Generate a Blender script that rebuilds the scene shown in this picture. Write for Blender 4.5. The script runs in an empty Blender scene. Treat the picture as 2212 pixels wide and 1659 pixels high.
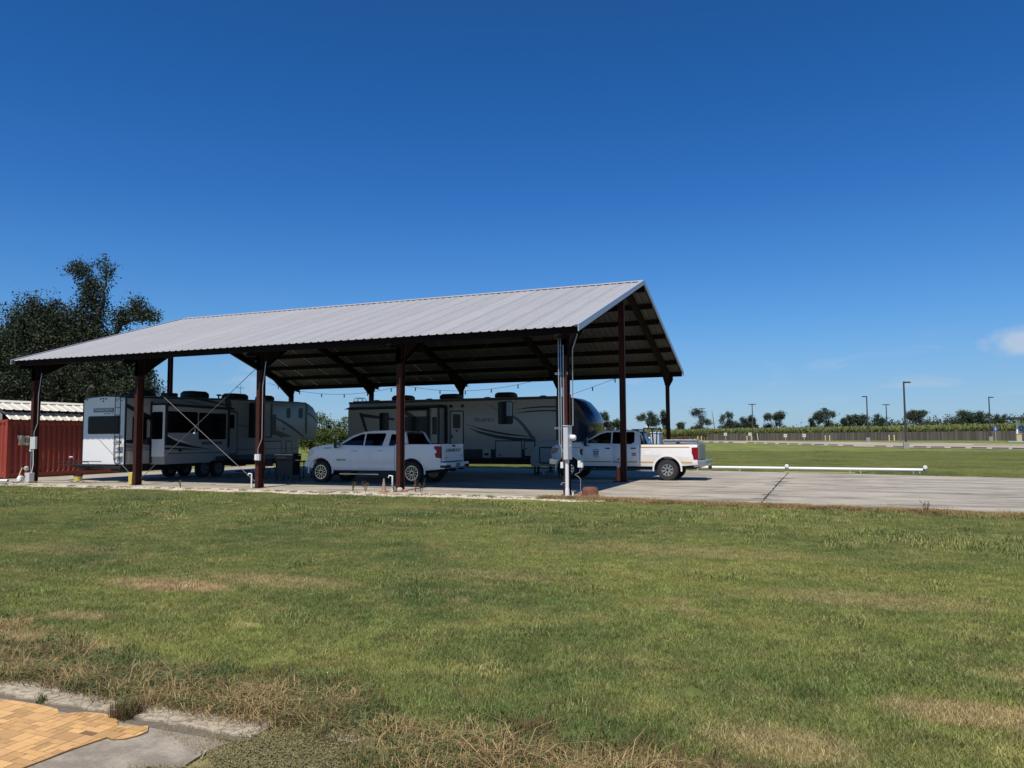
import bpy, bmesh, math, random
import numpy as np
from mathutils import Vector, Matrix
R = random.Random(7)
SC = bpy.context.scene
COL = SC.collection
# ------------------------------------------------------------------ camera
cam = bpy.data.cameras.new('camera')
cam.sensor_width = 36.0
cam.lens = 1660.14 / 2212 * 36
cam.clip_start = 0.1
cam.clip_end = 9000
co = bpy.data.objects.new('camera', cam)
COL.objects.link(co)
_r = Vector((0.92742076, 0.37397001, -0.00609584))
_u = Vector((0.03142259, -0.06166468, 0.99760217))
_f = Vector((-0.37269739, 0.92538851, 0.06894021))
co.matrix_world = Matrix(((_r.x, _u.x, -_f.x, 7.171), (_r.y, _u.y, -_f.y, -22.103), (_r.z, _u.z, -_f.z, 1.75), (0, 0, 0, 1)))
SC.camera = co
# ------------------------------------------------------------------ sky and sun
SUN = Vector((0.052, -0.572, 1.0)).normalized()
wd = bpy.data.worlds.new('World')
SC.world = wd
wd.use_nodes = True
nt = wd.node_tree
nt.nodes.clear()
wo = nt.nodes.new('ShaderNodeOutputWorld')
bg = nt.nodes.new('ShaderNodeBackground')
sky = nt.nodes.new('ShaderNodeTexSky')
sky.sky_type = 'NISHITA'
sky.sun_disc = False
sky.sun_elevation = math.asin(SUN.z)
sky.sun_rotation = math.atan2(SUN.x, SUN.y)
sky.altitude = 0
sky.air_density = 1.0
sky.dust_density = 0.2
sky.ozone_density = 2.0
hs = nt.nodes.new('ShaderNodeHueSaturation')
hs.inputs['Saturation'].default_value = 1.0
tn = nt.nodes.new('ShaderNodeMixRGB')
tn.blend_type = 'MULTIPLY'
tn.inputs[0].default_value = 1.0
tr_ = nt.nodes.new('ShaderNodeValToRGB')
for pos_, c_ in ((0.0, (.39, .58, .98)), (.058, (.39, .585, .90)), (.10, (.375, .62, .93)), (.14, (.33, .63, .97)), (.22, (.25, .59, 1.0)), (.30, (.18, .53, .99)), (.40, (.13, .49, .94)), (.52, (.13, .46, .86))):
    el_ = tr_.color_ramp.elements[0] if pos_ == 0 else tr_.color_ramp.elements.new(pos_)
    el_.color = c_ + (1,)
tr_.color_ramp.elements.remove(tr_.color_ramp.elements[-1])
nt.links.new(sky.outputs[0], tn.inputs[1])
nt.links.new(tr_.outputs[0], tn.inputs[2])
nt.links.new(tn.outputs[0], hs.inputs['Color'])
# thin fair-weather cloud low in the sky, by direction
tc = nt.nodes.new('ShaderNodeTexCoord')
sep = nt.nodes.new('ShaderNodeSeparateXYZ')
nt.links.new(tc.outputs['Generated'], sep.inputs[0])
nt.links.new(sep.outputs[2], tr_.inputs[0])
mp = nt.nodes.new('ShaderNodeMapping')
mp.inputs['Scale'].default_value = (2.6, 2.6, 11.0)
mp.inputs['Location'].default_value = (1.37, 0.42, 0.3)
nt.links.new(tc.outputs['Generated'], mp.inputs[0])
nz = nt.nodes.new('ShaderNodeTexNoise')
nz.inputs['Scale'].default_value = 2.3
nz.inputs['Detail'].default_value = 9
nz.inputs['Roughness'].default_value = 0.62
nz.inputs['Distortion'].default_value = 0.5
nt.links.new(mp.outputs[0], nz.inputs['Vector'])
r1 = nt.nodes.new('ShaderNodeMapRange')
r1.inputs[1].default_value = 0.56
r1.inputs[2].default_value = 0.80
nt.links.new(nz.outputs[0], r1.inputs[0])
r2 = nt.nodes.new('ShaderNodeValToRGB')
els = r2.color_ramp.elements
els[0].position = 0.0
els[0].color = (.35, .35, .35, 1)
els[1].position = 0.125
els[1].color = (0, 0, 0, 1)
e = els.new(0.06)
e.color = (1, 1, 1, 1)
nt.links.new(sep.outputs[2], r2.inputs[0])
mu = nt.nodes.new('ShaderNodeMath')
mu.operation = 'MULTIPLY'
nt.links.new(r1.outputs[0], mu.inputs[0])
nt.links.new(r2.outputs[0], mu.inputs[1])
mu2 = nt.nodes.new('ShaderNodeMath')
mu2.operation = 'MULTIPLY'
mu2.inputs[1].default_value = 0.6
nt.links.new(mu.outputs[0], mu2.inputs[0])
mx = nt.nodes.new('ShaderNodeMixRGB')
mx.inputs[2].default_value = (5.0, 5.5, 6.2, 1)
# one small fair-weather cloud low over the right-hand horizon
cd = nt.nodes.new('ShaderNodeVectorMath')
cd.operation = 'SUBTRACT'
cd.inputs[1].default_value = (0.2053, 0.9776, 0.1000)
nrm = nt.nodes.new('ShaderNodeVectorMath')
nrm.operation = 'NORMALIZE'
nt.links.new(tc.outputs['Generated'], nrm.inputs[0])
nt.links.new(nrm.outputs[0], cd.inputs[0])
cs_ = nt.nodes.new('ShaderNodeVectorMath')
cs_.operation = 'MULTIPLY'
cs_.inputs[1].default_value = (1, 1, 1.9)
nt.links.new(cd.outputs[0], cs_.inputs[0])
cl = nt.nodes.new('ShaderNodeVectorMath')
cl.operation = 'LENGTH'
nt.links.new(cs_.outputs[0], cl.inputs[0])
n5 = nt.nodes.new('ShaderNodeTexNoise')
n5.inputs['Scale'].default_value = 26
n5.inputs['Detail'].default_value = 6
nt.links.new(nrm.outputs[0], n5.inputs['Vector'])
a5 = nt.nodes.new('ShaderNodeMath')
a5.operation = 'MULTIPLY_ADD'
a5.inputs[1].default_value = .075
nt.links.new(n5.outputs[0], a5.inputs[0])
nt.links.new(cl.outputs['Value'], a5.inputs[2])
r5 = nt.nodes.new('ShaderNodeMapRange')
r5.interpolation_type = 'SMOOTHSTEP'
r5.inputs[1].default_value = .085
r5.inputs[2].default_value = .052
nt.links.new(a5.outputs[0], r5.inputs[0])
m5 = nt.nodes.new('ShaderNodeMath')
m5.operation = 'MULTIPLY'
m5.inputs[1].default_value = .62
nt.links.new(r5.outputs[0], m5.inputs[0])
x5 = nt.nodes.new('ShaderNodeMath')
x5.operation = 'MAXIMUM'
nt.links.new(mu2.outputs[0], x5.inputs[0])
nt.links.new(m5.outputs[0], x5.inputs[1])
nt.links.new(x5.outputs[0], mx.inputs[0])
nt.links.new(hs.outputs[0], mx.inputs[1])
nt.links.new(mx.outputs[0], bg.inputs[0])
bg.inputs[1].default_value = 0.115
nt.links.new(bg.outputs[0], wo.inputs[0])
sl = bpy.data.lights.new('sun', 'SUN')
sl.energy = 5.0
sl.angle = math.radians(0.53)
sl.color = (1.0, 0.94, 0.85)
so = bpy.data.objects.new('sun', sl)
so.rotation_euler = (-SUN).to_track_quat('-Z', 'Y').to_euler()
so.location = (0, -40, 60)
COL.objects.link(so)
vs = SC.view_settings
vs.view_transform = 'Standard'
vs.look = 'None'
vs.exposure = 0.0
vs.gamma = 1.0
vs.use_curve_mapping = False
SC.render.engine = 'CYCLES'
SC.cycles.use_denoising = True
SC.cycles.max_bounces = 6
SC.cycles.transparent_max_bounces = 12
SC.cycles.sample_clamp_indirect = 6.0

# ------------------------------------------------------------------ materials
MATS = {}
def mat(name, c, rough=0.6, metal=0.0, var=0.12, scale=3.0, coat=0.0, spec=0.5, stretch=(1, 1, 1), bump=0.0, bscale=40.0, emit=None, alpha=None, trans=0.0, dirt=None, objvar=0.0):
    if name in MATS:
        return MATS[name]
    m = bpy.data.materials.new(name)
    m.use_nodes = True
    t = m.node_tree
    p = t.nodes['Principled BSDF']
    p.inputs['Roughness'].default_value = rough
    p.inputs['Metallic'].default_value = metal
    p.inputs['Specular IOR Level'].default_value = spec
    if coat:
        p.inputs['Coat Weight'].default_value = coat
        p.inputs['Coat Roughness'].default_value = 0.08
    if trans:
        p.inputs['Transmission Weight'].default_value = trans
        p.inputs['IOR'].default_value = 1.02
    tc = t.nodes.new('ShaderNodeTexCoord')
    mp = t.nodes.new('ShaderNodeMapping')
    mp.inputs['Scale'].default_value = stretch
    t.links.new(tc.outputs['Object'], mp.inputs[0])
    n = t.nodes.new('ShaderNodeTexNoise')
    n.inputs['Scale'].default_value = scale
    n.inputs['Detail'].default_value = 6
    n.inputs['Roughness'].default_value = 0.6
    t.links.new(mp.outputs[0], n.inputs['Vector'])
    mx = t.nodes.new('ShaderNodeMixRGB')
    mx.inputs[1].default_value = tuple(x * (1 - var) for x in c) + (1,)
    mx.inputs[2].default_value = tuple(min(1, x * (1 + var)) for x in c) + (1,)
    t.links.new(n.outputs[0], mx.inputs[0])
    out = mx.outputs[0]
    if dirt:
        n2 = t.nodes.new('ShaderNodeTexNoise')
        n2.inputs['Scale'].default_value = dirt[1]
        n2.inputs['Detail'].default_value = 8
        n2.inputs['Roughness'].default_value = 0.7
        t.links.new(mp.outputs[0], n2.inputs['Vector'])
        mr = t.nodes.new('ShaderNodeMapRange')
        mr.inputs[1].default_value = dirt[2]
        mr.inputs[2].default_value = dirt[3]
        t.links.new(n2.outputs[0], mr.inputs[0])
        m2 = t.nodes.new('ShaderNodeMixRGB')
        m2.inputs[2].default_value = tuple(dirt[0]) + (1,)
        t.links.new(mr.outputs[0], m2.inputs[0])
        t.links.new(out, m2.inputs[1])
        out = m2.outputs[0]
    if objvar:
        oi = t.nodes.new('ShaderNodeObjectInfo')
        mr = t.nodes.new('ShaderNodeMapRange')
        mr.inputs[3].default_value = 1 - objvar
        mr.inputs[4].default_value = 1 + objvar
        t.links.new(oi.outputs['Random'], mr.inputs[0])
        hv = t.nodes.new('ShaderNodeHueSaturation')
        t.links.new(mr.outputs[0], hv.inputs['Value'])
        t.links.new(out, hv.inputs['Color'])
        out = hv.outputs[0]
    t.links.new(out, p.inputs['Base Color'])
    if bump:
        b = t.nodes.new('ShaderNodeBump')
        b.inputs['Strength'].default_value = bump
        b.inputs['Distance'].default_value = 0.02
        n3 = t.nodes.new('ShaderNodeTexNoise')
        n3.inputs['Scale'].default_value = bscale
        n3.inputs['Detail'].default_value = 5
        t.links.new(mp.outputs[0], n3.inputs['Vector'])
        t.links.new(n3.outputs[0], b.inputs['Height'])
        t.links.new(b.outputs[0], p.inputs['Normal'])
    if emit:
        p.inputs['Emission Color'].default_value = tuple(emit[:3]) + (1,)
        p.inputs['Emission Strength'].default_value = emit[3]
    MATS[name] = m
    return m
def glass(name, tint, amt):
    # tinted pane: mostly dark, part see-through, glossy
    if name in MATS:
        return MATS[name]
    m = bpy.data.materials.new(name)
    m.use_nodes = True
    t = m.node_tree
    t.nodes.clear()
    o = t.nodes.new('ShaderNodeOutputMaterial')
    tr = t.nodes.new('ShaderNodeBsdfTransparent')
    tr.inputs[0].default_value = (tint[0], tint[1], tint[2], 1)
    gl = t.nodes.new('ShaderNodeBsdfGlossy')
    gl.inputs['Roughness'].default_value = 0.04
    gl.inputs[0].default_value = (.9, .92, 1, 1)
    fr = t.nodes.new('ShaderNodeFresnel')
    fr.inputs[0].default_value = 1.5
    mx = t.nodes.new('ShaderNodeMixShader')
    t.links.new(fr.outputs[0], mx.inputs[0])
    t.links.new(tr.outputs[0], mx.inputs[1])
    t.links.new(gl.outputs[0], mx.inputs[2])
    t.links.new(mx.outputs[0], o.inputs[0])
    MATS[name] = m
    return m
STEEL = mat('red_oxide_steel', (.062, .018, .012), .65, var=.3, scale=4, spec=.22, dirt=((.03, .012, .009), 7, .45, .7))
STEELD = mat('dark_primer_steel', (.014, .008, .007), .75, spec=.12, var=.25, scale=4)
ROOF = mat('galvalume_panel', (.395, .39, .385), .5, metal=.1, var=.06, scale=.8, stretch=(1.2, .25, .25), objvar=.05, dirt=((.34, .335, .33), 2.4, .5, .8))
TRIM = mat('galvalume_trim', (.42, .45, .48), .45, metal=.2, var=.06)
WHITE = mat('white_paint', (.84, .81, .77), .3, var=.015, coat=.6)
TRUCKW = mat('pearl_white_car_paint', (.88, .84, .78), .28, var=.015, coat=.8)
BLACKP = mat('black_plastic', (.012, .012, .013), .55, var=.3)
BLACKG = mat('gloss_black', (.008, .008, .01), .15, var=.1)
RUBBER = mat('tyre_rubber', (.028, .027, .026), .85, var=.25, scale=30, bump=.3)
CHROME = mat('bright_alloy', (.72, .73, .75), .18, metal=.95, var=.03)
ALU = mat('aluminium', (.55, .56, .57), .32, metal=.85, var=.08, scale=20)
CONDUIT = mat('galvanised_conduit', (.48, .49, .50), .4, metal=.6, var=.12, scale=10)
GREYBOX = mat('grey_enamel_box', (.56, .56, .55), .4, var=.05)
PVC = mat('white_pvc', (.76, .77, .76), .35, var=.06, scale=2, dirt=((.5, .49, .44), 3, .62, .8))
REDLENS = mat('red_lamp_lens', (.22, .002, .005), .3, var=.1, coat=.15, spec=.3)
CLEAR = mat('clear_lens', (.6, .6, .58), .1, var=.1, coat=1)
DGLASS = mat('black_tinted_glass', (.004, .004, .005), .08, var=.1, spec=.18)
TINT = glass('dark_tinted_window', (.035, .035, .04), 1)
LIGHTTINT = glass('light_window', (.34, .36, .36), 1)
YELLOW = mat('yellow_stripe', (.62, .36, .06), .4, var=.05)
SEAT = mat('grey_seat_cloth', (.035, .035, .038), .9, var=.2)

# ------------------------------------------------------------------ mesh helpers
class MB:
    def __init__(s):
        s.v = []
        s.f = []
    def quad(s, a, b, c, d):
        n = len(s.v)
        s.v += [a, b, c, d]
        s.f.append((n, n + 1, n + 2, n + 3))
        return s
    def poly(s, pts):
        n = len(s.v)
        s.v += list(pts)
        s.f.append(tuple(range(n, n + len(pts))))
        return s
    def box(s, x0, x1, y0, y1, z0, z1):
        n = len(s.v)
        s.v += [(x0, y0, z0), (x1, y0, z0), (x1, y1, z0), (x0, y1, z0), (x0, y0, z1), (x1, y0, z1), (x1, y1, z1), (x0, y1, z1)]
        for q in ((0, 3, 2, 1), (4, 5, 6, 7), (0, 1, 5, 4), (1, 2, 6, 5), (2, 3, 7, 6), (3, 0, 4, 7)):
            s.f.append(tuple(n + i for i in q))
        return s
    def prism(s, pts, ax, a0, a1):
        k = len(pts)
        n = len(s.v)
        def P(p, a):
            return (a, p[0], p[1]) if ax == 'x' else (p[0], a, p[1]) if ax == 'y' else (p[0], p[1], a)
        s.v += [P(p, a0) for p in pts] + [P(p, a1) for p in pts]
        s.f.append(tuple(range(n, n + k)))
        s.f.append(tuple(range(n + 2 * k - 1, n + k - 1, -1)))
        for i in range(k):
            j = (i + 1) % k
            s.f.append((n + j, n + i, n + k + i, n + k + j))
        return s
    def tube(s, pts, r, k=8, cap=True):
        pts = [Vector(p) for p in pts]
        rs = r if isinstance(r, (list, tuple)) else [r] * len(pts)
        n0 = len(s.v)
        up = None
        for i, p in enumerate(pts):
            d = (pts[min(i + 1, len(pts) - 1)] - pts[max(i - 1, 0)]).normalized()
            if up is None:
                up = d.orthogonal().normalized()
            a = (up - d * up.dot(d))
            a = a.normalized() if a.length > 1e-6 else d.orthogonal().normalized()
            up = a
            b = d.cross(a)
            for j in range(k):
                t = 2 * math.pi * j / k
                s.v.append(tuple(p + (a * math.cos(t) + b * math.sin(t)) * rs[i]))
        for i in range(len(pts) - 1):
            for j in range(k):
                q = (j + 1) % k
                s.f.append((n0 + i * k + j, n0 + i * k + q, n0 + (i + 1) * k + q, n0 + (i + 1) * k + j))
        if cap:
            s.f.append(tuple(n0 + j for j in range(k - 1, -1, -1)))
            e = n0 + (len(pts) - 1) * k
            s.f.append(tuple(e + j for j in range(k)))
        return s
    def lathe(s, prof, c, ax='z', k=16):
        # prof: list of (radius, along)
        n0 = len(s.v)
        for (r, h) in prof:
            for j in range(k):
                t = 2 * math.pi * j / k
                a, b = r * math.cos(t), r * math.sin(t)
                s.v.append((c[0] + a, c[1] + b, c[2] + h) if ax == 'z' else (c[0] + a, c[1] + h, c[2] + b) if ax == 'y' else (c[0] + h, c[1] + a, c[2] + b))
        for i in range(len(prof) - 1):
            for j in range(k):
                q = (j + 1) % k
                s.f.append((n0 + i * k + j, n0 + i * k + q, n0 + (i + 1) * k + q, n0 + (i + 1) * k + j))
        s.f.append(tuple(n0 + j for j in range(k - 1, -1, -1)))
        e = n0 + (len(prof) - 1) * k
        s.f.append(tuple(e + j for j in range(k)))
        return s
    def ico(s, c, r, rng, sq=(1, 1, 1)):
        n = len(s.v)
        for d in ((1, 0, 0), (-1, 0, 0), (0, 1, 0), (0, -1, 0), (0, 0, 1), (0, 0, -1)):
            q = r * rng.uniform(.7, 1.25)
            s.v.append((c[0] + d[0] * q * sq[0], c[1] + d[1] * q * sq[1], c[2] + d[2] * q * sq[2]))
        for q in ((0, 2, 4), (2, 1, 4), (1, 3, 4), (3, 0, 4), (2, 0, 5), (1, 2, 5), (3, 1, 5), (0, 3, 5)):
            s.f.append(tuple(n + i for i in q))
        return s

WL = {}
def tag(o, label=None, cat=None, group=None, kind=None):
    if label: o['label'] = label
    if cat: o['category'] = cat
    if group: o['group'] = group
    if kind: o['kind'] = kind
    return o
def thing(name, loc, label, cat, group=None):
    o = bpy.data.objects.new(name, None)
    o.empty_display_size = 0.2
    COL.objects.link(o)
    o.location = loc
    WL[o.name] = Vector(loc)
    return tag(o, label, cat, group)
def fix(me, bev=0, seg=2, smooth=None, recalc=True):
    bm = bmesh.new()
    bm.from_mesh(me)
    if recalc:
        bmesh.ops.recalc_face_normals(bm, faces=bm.faces)
    if bev:
        es = [e for e in bm.edges if len(e.link_faces) == 2 and e.calc_face_angle(0) > .5]
        bmesh.ops.bevel(bm, geom=es, offset=bev, segments=seg, affect='EDGES', profile=.5, clamp_overlap=True)
    bm.to_mesh(me)
    bm.free()
    if smooth is not None:
        for p in me.polygons:
            p.use_smooth = True
        me.set_sharp_from_angle(angle=math.radians(smooth))
def O(name, mb, m, parent=None, base=None, bev=0, seg=2, smooth=None, recalc=True):
    w = WL[parent.name] if parent else Vector(base or (0, 0, 0))
    me = bpy.data.meshes.new(name)
    me.from_pydata([(v[0] - w.x, v[1] - w.y, v[2] - w.z) for v in mb.v], [], mb.f)
    fix(me, bev, seg, smooth, recalc)
    me.materials.append(m)
    o = bpy.data.objects.new(name, me)
    COL.objects.link(o)
    if parent:
        o.parent = parent
    else:
        o.location = w
    WL[o.name] = w
    return o
def OB(name, m, parent, *b, bev=0, base=None, seg=2, smooth=None):
    mb = MB()
    for q in b:
        mb.box(*q)
    return O(name, mb, m, parent, base, bev, seg, smooth)
def dup(o, parent=None, loc=None):
    c = o.copy()
    COL.objects.link(c)
    if parent:
        c.parent = parent
    if loc is not None:
        c.location = loc
    for ch in list(o.children):
        dup(ch, c)
    return c
def rrect(u0, u1, v0, v1, r, n=4):
    pts = []
    for cu, cv, a0 in ((u1 - r, v0 + r, -90), (u1 - r, v1 - r, 0), (u0 + r, v1 - r, 90), (u0 + r, v0 + r, 180)):
        for i in range(n + 1):
            a = math.radians(a0 + 90 * i / n)
            pts.append((cu + r * math.cos(a), cv + r * math.sin(a)))
    return pts
def plate(name, parent, ax, pos, pts, th, m, bev=0):
    # a flat piece lying on the plane axis=pos, standing th proud of it
    return O(name, MB().prism(pts, ax, pos, pos + th), m, parent, bev=bev)
def text(name, body, size, loc, rot, m, parent, depth=.004, sx=1.0, align='CENTER'):
    cu = bpy.data.curves.new(name, 'FONT')
    cu.body = body
    cu.size = size
    cu.extrude = depth
    cu.align_x = align
    cu.align_y = 'CENTER'
    t = bpy.data.objects.new(name, cu)
    COL.objects.link(t)
    dg = bpy.context.evaluated_depsgraph_get()
    me = bpy.data.meshes.new_from_object(t.evaluated_get(dg))
    bpy.data.objects.remove(t)
    me.materials.clear()
    me.materials.append(m)
    o = bpy.data.objects.new(name, me)
    COL.objects.link(o)
    o.parent = parent
    o.location = Vector(loc) - WL[parent.name]
    o.rotation_euler = rot
    o.scale = (sx, 1, 1)
    WL[o.name] = Vector(loc)
    return o
RY = (math.pi / 2, 0, 0)              # text read from -y
RX = (math.pi / 2, 0, math.pi / 2)    # text read from +x

def ss(a, b, t):
    t = min(1, max(0, (t - a) / (b - a)))
    return t * t * (3 - 2 * t)
def gz(x, y):
    s = (x - 7.17) * -.3736 + (y + 22.1) * .9276
    return .45 * ss(100, 150, s)

# ------------------------------------------------------------------ ground colour (world position based)
def nd(t, typ, **kw):
    n = t.nodes.new(typ)
    for k, v in kw.items():
        if k == 'op': n.operation = v
        else: n.inputs[k if not k.startswith('i') or not k[1:].isdigit() else int(k[1:])].default_value = v
    return n
def noise(t, vec, scale, det=4, rough=.55, st=None):
    if st:
        m = nd(t, 'ShaderNodeMapping')
        m.inputs['Scale'].default_value = st
        t.links.new(vec, m.inputs[0])
        vec = m.outputs[0]
    n = nd(t, 'ShaderNodeTexNoise', Scale=scale, Detail=det, Roughness=rough)
    t.links.new(vec, n.inputs['Vector'])
    return n.outputs[0]
def rng(t, v, a, b, c=0., d=1.):
    m = nd(t, 'ShaderNodeMapRange', i1=a, i2=b, i3=c, i4=d)
    t.links.new(v, m.inputs[0])
    return m.outputs[0]
def mth(t, op, a, b=None):
    m = nd(t, 'ShaderNodeMath', op=op)
    for i, q in enumerate((a, b)):
        if q is None: continue
        if isinstance(q, (int, float)): m.inputs[i].default_value = q
        else: t.links.new(q, m.inputs[i])
    return m.outputs[0]
def mixc(t, f, a, b):
    m = nd(t, 'ShaderNodeMixRGB')
    for i, q in enumerate((f, a, b)):
        if isinstance(q, tuple): m.inputs[i].default_value = q + (1,)
        elif isinstance(q, (int, float)): m.inputs[i].default_value = q
        else: t.links.new(q, m.inputs[i])
    return m.outputs[0]
BROWN = [(-.3, -14.9, 1.0, .36, 1.0), (.75, -14.2, 1.3, .4, .55), (.2, -16.45, .5, .2, .6), (-4.5, -13.2, 1.6, .5, .3), (5.2, -10.1, 2.4, .6, .35), (7.6, -12.9, 1.3, .5, .4), (9.0, -15.4, .8, .35, .6), (8.1, -16.4, .7, .3, .7), (-2.0, -5.0, 3.2, .5, .3), (9.6, -14.2, .9, .3, .4), (3.2, -13.0, 1.2, .35, .3), (6.9, -17.3, .5, .3, .6), (.1, -17.3, 1.8, .4, .8), (2.6, -17.85, 1.3, .22, .6), (8.3, -17.6, .9, .3, .8)]
def lawn_colour(t):
    g = nd(t, 'ShaderNodeNewGeometry')
    pos = g.outputs['Position']
    big = noise(t, pos, .22, 3)
    med = noise(t, pos, 1.1, 5, .65)
    fin = noise(t, pos, 9., 4, .7)
    c = mixc(t, rng(t, big, .38, .62), (.112, .160, .038), (.235, .262, .060))
    c = mixc(t, rng(t, med, .45, .70, 0, .75), c, (.34, .30, .095))
    c = mixc(t, rng(t, fin, .35, .75, 0, .35), c, (.055, .085, .026))
    s = rng(t, noise(t, pos, .75, 6, .75), .57, .70, 0, .55)
    sp = nd(t, 'ShaderNodeSeparateXYZ')
    t.links.new(pos, sp.inputs[0])
    for (x, y, rx, ry, k) in BROWN:
        dx = mth(t, 'MULTIPLY', mth(t, 'SUBTRACT', sp.outputs[0], x), 1 / rx)
        dy = mth(t, 'MULTIPLY', mth(t, 'SUBTRACT', sp.outputs[1], y), 1 / ry)
        d = mth(t, 'ADD', mth(t, 'MULTIPLY', dx, dx), mth(t, 'MULTIPLY', dy, dy))
        d = mth(t, 'ADD', d, mth(t, 'MULTIPLY', mth(t, 'SUBTRACT', med, .5), 2.2))
        s = mth(t, 'MAXIMUM', s, rng(t, d, 1.3, .2, 0, k))
    e = mth(t, 'ADD', sp.outputs[1], mth(t, 'MULTIPLY', mth(t, 'SUBTRACT', med, .5), 1.8))
    s = mth(t, 'MAXIMUM', s, rng(t, e, -17.7, -18.2, 0, .55))
    s = mth(t, 'MAXIMUM', s, mth(t, 'MULTIPLY', rng(t, e, -2.0, -1.3, 0, .8), rng(t, e, 1.2, .2, 0, 1)))
    c = mixc(t, s, c, (.45, .325, .16))
    return c, pos
def lawn_mat(name, blade):
    m = bpy.data.materials.new(name)
    m.use_nodes = True
    t = m.node_tree
    p = t.nodes['Principled BSDF']
    c, pos = lawn_colour(t)
    if blade:
        a = nd(t, 'ShaderNodeAttribute')
        a.attribute_name = 'bv'
        hv = nd(t, 'ShaderNodeHueSaturation')
        val = mth(t, 'MULTIPLY', rng(t, a.outputs['Fac'], 0, 1, .45, 1.95), rng(t, noise(t, pos, 3.2, 6, .75), .3, .7, .62, 1.38))
        t.links.new(val, hv.inputs['Value'])
        t.links.new(c, hv.inputs['Color'])
        c = mixc(t, rng(t, a.outputs['Fac'], .78, .90, 0, .7), hv.outputs[0], (.26, .20, .095))
        p.inputs['Roughness'].default_value = .5
        p.inputs['Specular IOR Level'].default_value = .35
    else:
        st = noise(t, pos, .5, 3, .6, (.25, 2.2, 1))
        c = mixc(t, rng(t, st, .4, .65, 0, .4), c, (.040, .058, .020))
        p.inputs['Roughness'].default_value = .9
        p.inputs['Specular IOR Level'].default_value = .1
        b = nd(t, 'ShaderNodeBump', Strength=.7, Distance=.05)
        t.links.new(noise(t, pos, 14, 5, .7), b.inputs['Height'])
        t.links.new(b.outputs[0], p.inputs['Normal'])
    t.links.new(c, p.inputs['Base Color'])
    return m
LAWN = lawn_mat('lawn_soil', False)
BLADE = lawn_mat('grass_blade', True)
xs = [-4000, -1500, -600, -250, -120, -80, -60, -45, -30, -15, 0, 15, 30, 45, 60, 80, 120, 250, 600, 1500, 4000]
ys = [-400, -120, -50, -25, -10, 0, 10, 20, 35, 50] + list(range(60, 300, 8)) + [320, 400, 600, 1200, 2500, 5500]
mb = MB()
for y in ys:
    for x in xs:
        mb.v.append((x, y, gz(x, y) - .02))
W_ = len(xs)
for j in range(len(ys) - 1):
    for i in range(W_ - 1):
        mb.f.append((j * W_ + i, j * W_ + i + 1, (j + 1) * W_ + i + 1, (j + 1) * W_ + i))
tag(O('ground', mb, LAWN, smooth=60), kind='structure')

def conc_mat(name, base, stain, st, s1, s2, fine=(.18, .17, .15)):
    m = bpy.data.materials.new(name)
    m.use_nodes = True
    t = m.node_tree
    p = t.nodes['Principled BSDF']
    p.inputs['Roughness'].default_value = .85
    p.inputs['Specular IOR Level'].default_value = .25
    pos = nd(t, 'ShaderNodeNewGeometry').outputs['Position']
    c = mixc(t, rng(t, noise(t, pos, 1.3, 6, .6), .3, .7), base, tuple(x * 1.22 for x in base))
    c = mixc(t, rng(t, noise(t, pos, s1, 8, .72, st), .45, .64, 0, .85), c, stain)
    c = mixc(t, rng(t, noise(t, pos, s2, 6, .7), .55, .72, 0, .5), c, fine)
    c = mixc(t, rng(t, noise(t, pos, 60, 3, .7), .35, .7, 0, .22), c, (.09, .085, .075))
    t.links.new(c, p.inputs['Base Color'])
    b = nd(t, 'ShaderNodeBump', Strength=.35, Distance=.01)
    t.links.new(noise(t, pos, 35, 5, .7), b.inputs['Height'])
    t.links.new(b.outputs[0], p.inputs['Normal'])
    return m
PADM = conc_mat('weathered_pad_concrete', (.40, .355, .28), (.13, .12, .105), (.30, 1.1, 1), 1.0, 2.6, (.15, .14, .125))
ROADM = conc_mat('pale_road_concrete', (.40, .335, .255), (.29, .25, .20), (.2, .2, 1), .6, 2., (.4, .35, .28))
PATM = conc_mat('grey_patio_concrete', (.23, .195, .148), (.45, .385, .29), (1.0, 1.2, 1), 4.0, 40.)
CURBM = conc_mat('pale_patio_edge_concrete', (.46, .385, .27), (.15, .12, .085), (1.2, 2.0, 1), 14.0, 34.)
DIRT = mat('dirt_joint', (.15, .12, .085), .95, var=.5, scale=14)

# concrete pad: filler sheet with four cast slabs
near = [(-27.2, -.55), (1.4, -.92), (11.15, -2.4), (26, -4.7)]
far = [(-27.2, 18.2), (1.8, 17.8), (5.6, 16.9), (14.5, 13.9), (26, 11.5)]
def lerp(pl, x):
    for (a, b) in zip(pl, pl[1:]):
        if a[0] <= x <= b[0]:
            return a[1] + (b[1] - a[1]) * (x - a[0]) / (b[0] - a[0])
pad = O('concrete_pad', MB().prism([p for p in near] + [p for p in reversed(far)], 'z', -.10, -.012), DIRT)
tag(pad, kind='structure')
cuts = [-27.2, -17.4, -5.75, 5.62, 15.4, 26]
for a, b in zip(cuts, cuts[1:]):
    a2, b2 = a + .012, b - .012
    ins = [x for x in (1.4, 11.15) if a2 < x < b2]
    ins2 = [x for x in (1.8, 5.6, 14.5) if a2 < x < b2]
    # break the near edge a little
    rr = random.Random(int(a * 10))
    xsn = sorted([a2, b2] + ins + [a2 + (b2 - a2) * k / 14 for k in range(1, 14)])
    xsn = [x for i, x in enumerate(xsn) if i == 0 or x - xsn[i - 1] > .05]
    pts = [(x, lerp(near, x) + (rr.uniform(-.03, .06) if a2 < x < b2 else 0)) for x in xsn]
    pts += [(x, lerp(far, x)) for x in sorted([a2, b2] + ins2, reverse=True)]
    O('slab', MB().prism(pts, 'z', -.08, 0.0), PADM, pad)
CRK = mat('dark_crack_dirt', (.045, .040, .034), .95, var=.4, scale=12)
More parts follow.
